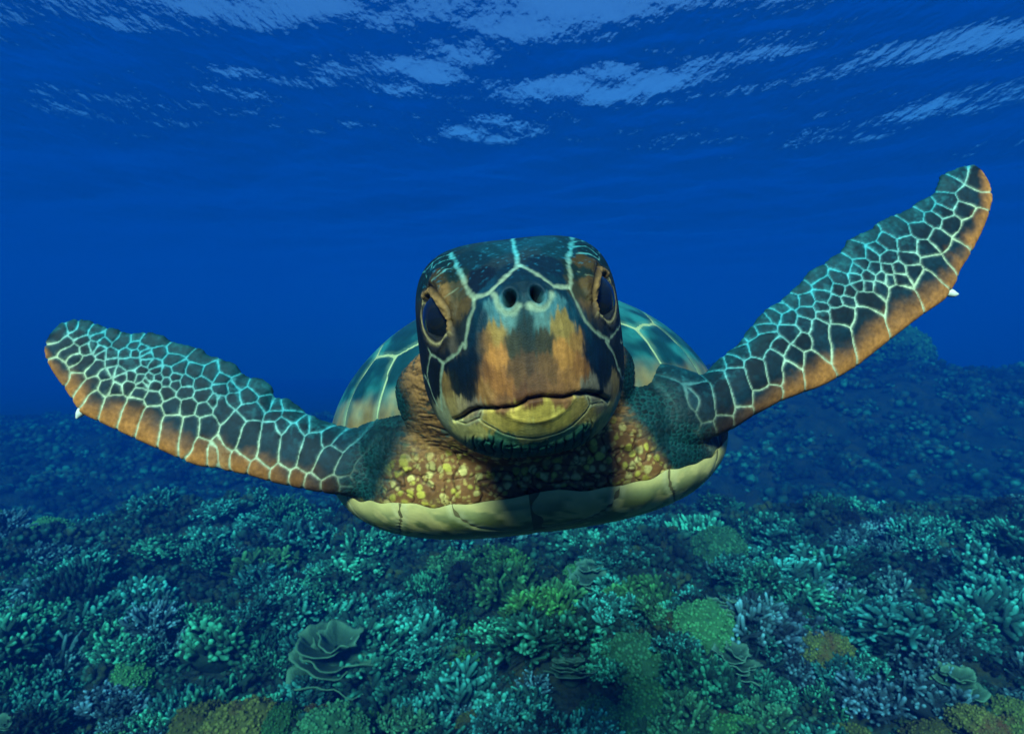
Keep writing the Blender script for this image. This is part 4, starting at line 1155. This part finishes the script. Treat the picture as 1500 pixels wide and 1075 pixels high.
def coral_meshes(fn, seeds, mat, nm):
    out = []
    for s_ in seeds:
        v, f, t = fn(s_)
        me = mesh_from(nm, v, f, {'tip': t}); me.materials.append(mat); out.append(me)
    return out
KINDS = {
    'teal': ('cauliflower_coral', coral_meshes(cauliflower, range(1, 7), TEAL, 'cauliflower_coral'), 'teal coral head with stubby branches', 'coral', 'teal cauliflower coral heads'),
    'blue': ('cauliflower_coral', coral_meshes(cauliflower, range(11, 14), BLUE, 'cauliflower_coral'), 'blue-grey coral head with whitish tips', 'coral', 'blue-grey cauliflower coral heads'),
    'green': ('cauliflower_coral', coral_meshes(cauliflower, range(21, 24), GREEN, 'cauliflower_coral'), 'green coral head with knobbly branches', 'coral', 'green cauliflower coral heads'),
    'olive': ('lobe_coral', coral_meshes(lobed, range(31, 35), OLIVE, 'lobe_coral'), 'lumpy olive and brown coral mound', 'coral', 'olive lobe coral mounds'),
    'globe': ('lobe_coral', coral_meshes(lobed, range(41, 43), GREEN, 'lobe_coral'), 'lumpy green coral mound', 'coral', 'green lobe coral mounds'),
    'plate': ('plate_coral', coral_meshes(plates, range(51, 54), PLATE, 'plate_coral'), 'plate coral with wavy shelves', 'coral', 'plate corals among the heads'),
    'finger': ('finger_coral', coral_meshes(fingers, range(61, 64), TEAL, 'finger_coral'), 'clump of upright teal finger coral', 'coral', 'teal finger coral clumps'),
    'thick': ('branching_coral', coral_meshes(thicket, range(71, 74), BLUE, 'branching_coral'), 'open thicket of thin branching coral', 'coral', 'branching coral thickets'),
}

NEAR = {'teal': 'a teal branching head', 'blue': 'a blue-grey head', 'green': 'a green branching head', 'olive': 'an olive mound', 'globe': 'a green mound', 'plate': 'a plate coral', 'finger': 'finger coral', 'thick': 'a thin-branched thicket'}
rr = np.random.default_rng(5)
spots = []
cell = {}
def free(x, y, r):
    cx, cy = int(x // 0.34), int(y // 0.34)
    for a in range(cx - 1, cx + 2):
        for b in range(cy - 1, cy + 2):
            for (x2, y2, r2) in cell.get((a, b), ()):
                if (x - x2) ** 2 + (y - y2) ** 2 < (0.62 * (r + r2)) ** 2: return False
    return True
for (rlo, rhi, tries, ymax) in ((0.17, 0.24, 350, 9.0), (0.10, 0.16, 9000, 9.0), (0.05, 0.09, 16000, 6.0)):
    for _ in range(tries):
        y = math.sqrt(rr.uniform(1.9 ** 2, ymax ** 2)); x = rr.uniform(-1, 1) * (0.84 * y + 0.35); r = rr.uniform(rlo, rhi)
        if math.hypot((x + 0.95) / 0.24, (y - 3.75) / 0.26) < 1: continue
        if y < 3.6 and r > 0.17: continue
        if free(x, y, r):
            spots.append((x, y, r)); cell.setdefault((int(x // 0.34), int(y // 0.34)), []).append((x, y, r))
spots = np.array(spots)
gz = ground_z(spots[:, 0], spots[:, 1])
reg = noise3(np.c_[spots[:, :2], np.zeros(len(spots))], 0.9, 77, 2)
def kind_of(x, y, r, n):
    u = rr.random()
    dl = math.hypot(x + 1.15, (y - 2.9) * 0.9); dr = math.hypot(x - 2.0, y - 2.9); dm_ = math.hypot(x - 0.8, (y - 3.2) * .8)
    if dl < 0.55: return 'olive' if u < 0.45 else ('globe' if u < 0.72 else 'green')
    if dr < 0.55: return 'olive' if u < 0.4 else ('blue' if u < .85 else 'plate')
    if dm_ < 0.5: return 'globe' if u < 0.3 else ('green' if u < .65 else 'teal')
    if x > 1.4 and y < 5 and u < 0.28: return 'blue'
    if n > 0.30: return 'green' if u < 0.45 else ('olive' if u < .53 else 'teal')
    if n < -0.35: return 'finger' if u < 0.15 else ('thick' if u < 0.3 else 'blue' if u < .6 else 'teal')
    if u < 0.05: return 'plate'
    if u < 0.08: return 'globe'
    if u < 0.15: return 'thick'
    if u < 0.18: return 'finger'
    return 'teal'
kinds = [kind_of(*s_, n) for s_, n in zip(spots, reg)]
px = 750 + F * spots[:, 0] / spots[:, 1]; py = 537.5 - F * (gz + 0.1) / spots[:, 1]
inview = (px > -60) & (px < 1560) & (py < 1130)
size = np.where(inview, spots[:, 2] / spots[:, 1], 0)
order = np.argsort(-size)
chosen = set(order[:300].tolist())
for i in order[:300]:
    x, y, r = spots[i]; nm, mel, lab, cat, grp = KINDS[kinds[i]]
    me = mel[rr.integers(len(mel))]
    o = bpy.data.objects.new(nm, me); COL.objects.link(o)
    sc_ = r * (1.12 + 0.25 * rr.random()); hz = 0.85 + 0.45 * rr.random()
    o.location = (x, y, gz[i] + 0.02 * rr.normal() + 0.10 * r)
    o.rotation_euler = (rr.normal(0, .24), rr.normal(0, .24), rr.random() * 6.28)
    o.scale = (sc_ * (0.9 + .25 * rr.random()), sc_ * (0.9 + .25 * rr.random()), sc_ * hz)
    # say which one: its size and build, and the different coral it grows against
    sz = 'large' if r > 0.155 else ('small' if r < 0.115 else 'middling'); bd = 'tall' if hz > 1.12 else ('flat' if hz < 0.98 else 'rounded')
    dd = [(math.hypot(x - spots[j][0], y - spots[j][1]), kinds[j]) for j in chosen if j != i and kinds[j] != kinds[i]]
    dn, kn = min(dd)
    tag(o, '%s %s %s%s' % (sz, bd, lab, (', touching ' + NEAR[kn]) if dn < 0.34 else ', among others alike'), cat, grp)

# the farther and smaller growth that nobody could count: one joined cover of coral clumps
LO = [cauliflower(s_, 12, 2, KN_LO, (ICO3[0][:1] * 0, np.zeros((0, 3), int)), 3.1) for s_ in range(101, 106)]
LOF = [cauliflower(s_, 12, 1, KN_LO, (ICO3[0][:1] * 0, np.zeros((0, 3), int)), 4.6) for s_ in range(121, 125)]
acc = []
def put(src, x, y, z, r, hz=1.0):
    a = rr.random() * 6.28; c, s_ = math.cos(a), math.sin(a)
    v = src[0] * np.array([r, r, r * hz])
    v = np.c_[v[:, 0] * c - v[:, 1] * s_ + x, v[:, 0] * s_ + v[:, 1] * c + y, v[:, 2] + z]
    acc.append((v, src[1], src[2] * (0.5 + 0.7 * rr.random())))
for i in range(len(spots)):
    if i in chosen or not inview[i]: continue
    x, y, r = spots[i]
    put(LO[rr.integers(5)], x, y, gz[i], r * 1.25, 0.9 + 0.4 * rr.random())
far = []
for _ in range(2800):
    y = math.sqrt(rr.uniform(8.5 ** 2, 25 ** 2)); x = rr.uniform(-1, 1) * (0.82 * y + .3)
    far.append((x, y, rr.uniform(.16, .40)))
far = np.array(far); fz = ground_z(far[:, 0], far[:, 1])
for (x, y, r), z in zip(far, fz):
    put(LOF[rr.integers(4)], x, y, z, r, 0.8 + 0.5 * rr.random())
# the same cover carries on beside and under the swimmer
side = []
while len(side) < 1000:
    y_, x_ = rr.uniform(-1.0, 9.5), rr.uniform(-11, 11)
    if abs(x_) > 0.84 * max(y_, 0) + 0.2 and abs(x_) < 0.84 * max(y_, 0) + 4.0: side.append((x_, y_, rr.uniform(.12, .26)))
side = np.array(side); sz_ = ground_z(side[:, 0], side[:, 1])
for (x, y, r), z in zip(side, sz_):
    put(LO[rr.integers(5)] if rr.random() < .5 else LOF[rr.integers(4)], x, y, z, r, 0.8 + 0.5 * rr.random())
# small nubbins in the gaps
n = 6000
y = np.sqrt(rr.uniform(2.0 ** 2, 7.5 ** 2, n)); x = rr.uniform(-1, 1, n) * (0.84 * y + .3)
z = ground_z(x, y)
D = np.c_[rr.normal(0, .45, n), rr.normal(0, .45, n), np.ones(n)]
acc.append(knobs(np.c_[x, y, z - 0.01], D, 0.04 + 0.06 * rr.random(n), 0.006 + 0.010 * rr.random(n), KN_LO))
Vc, Fc, Tc = merge(acc)
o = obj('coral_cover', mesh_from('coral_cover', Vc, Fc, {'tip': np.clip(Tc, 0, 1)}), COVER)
tag(o, 'dense cover of small and distant corals over the reef', kind='stuff')

# a big rounded coral boulder on the far ridge
v, f, t = lobed(201)
me = mesh_from('coral_boulder', v, f, {'tip': t}); me.materials.append(GREEN)
o = bpy.data.objects.new('coral_boulder', me); COL.objects.link(o)
o.location = (11.55, 19.9, float(ground_z(np.array([11.55]), np.array([19.9]))[0]) - 0.2); o.scale = (1.1, 1.0, 1.25)
tag(o, 'large rounded coral boulder standing on the hazy far ridge', 'coral')
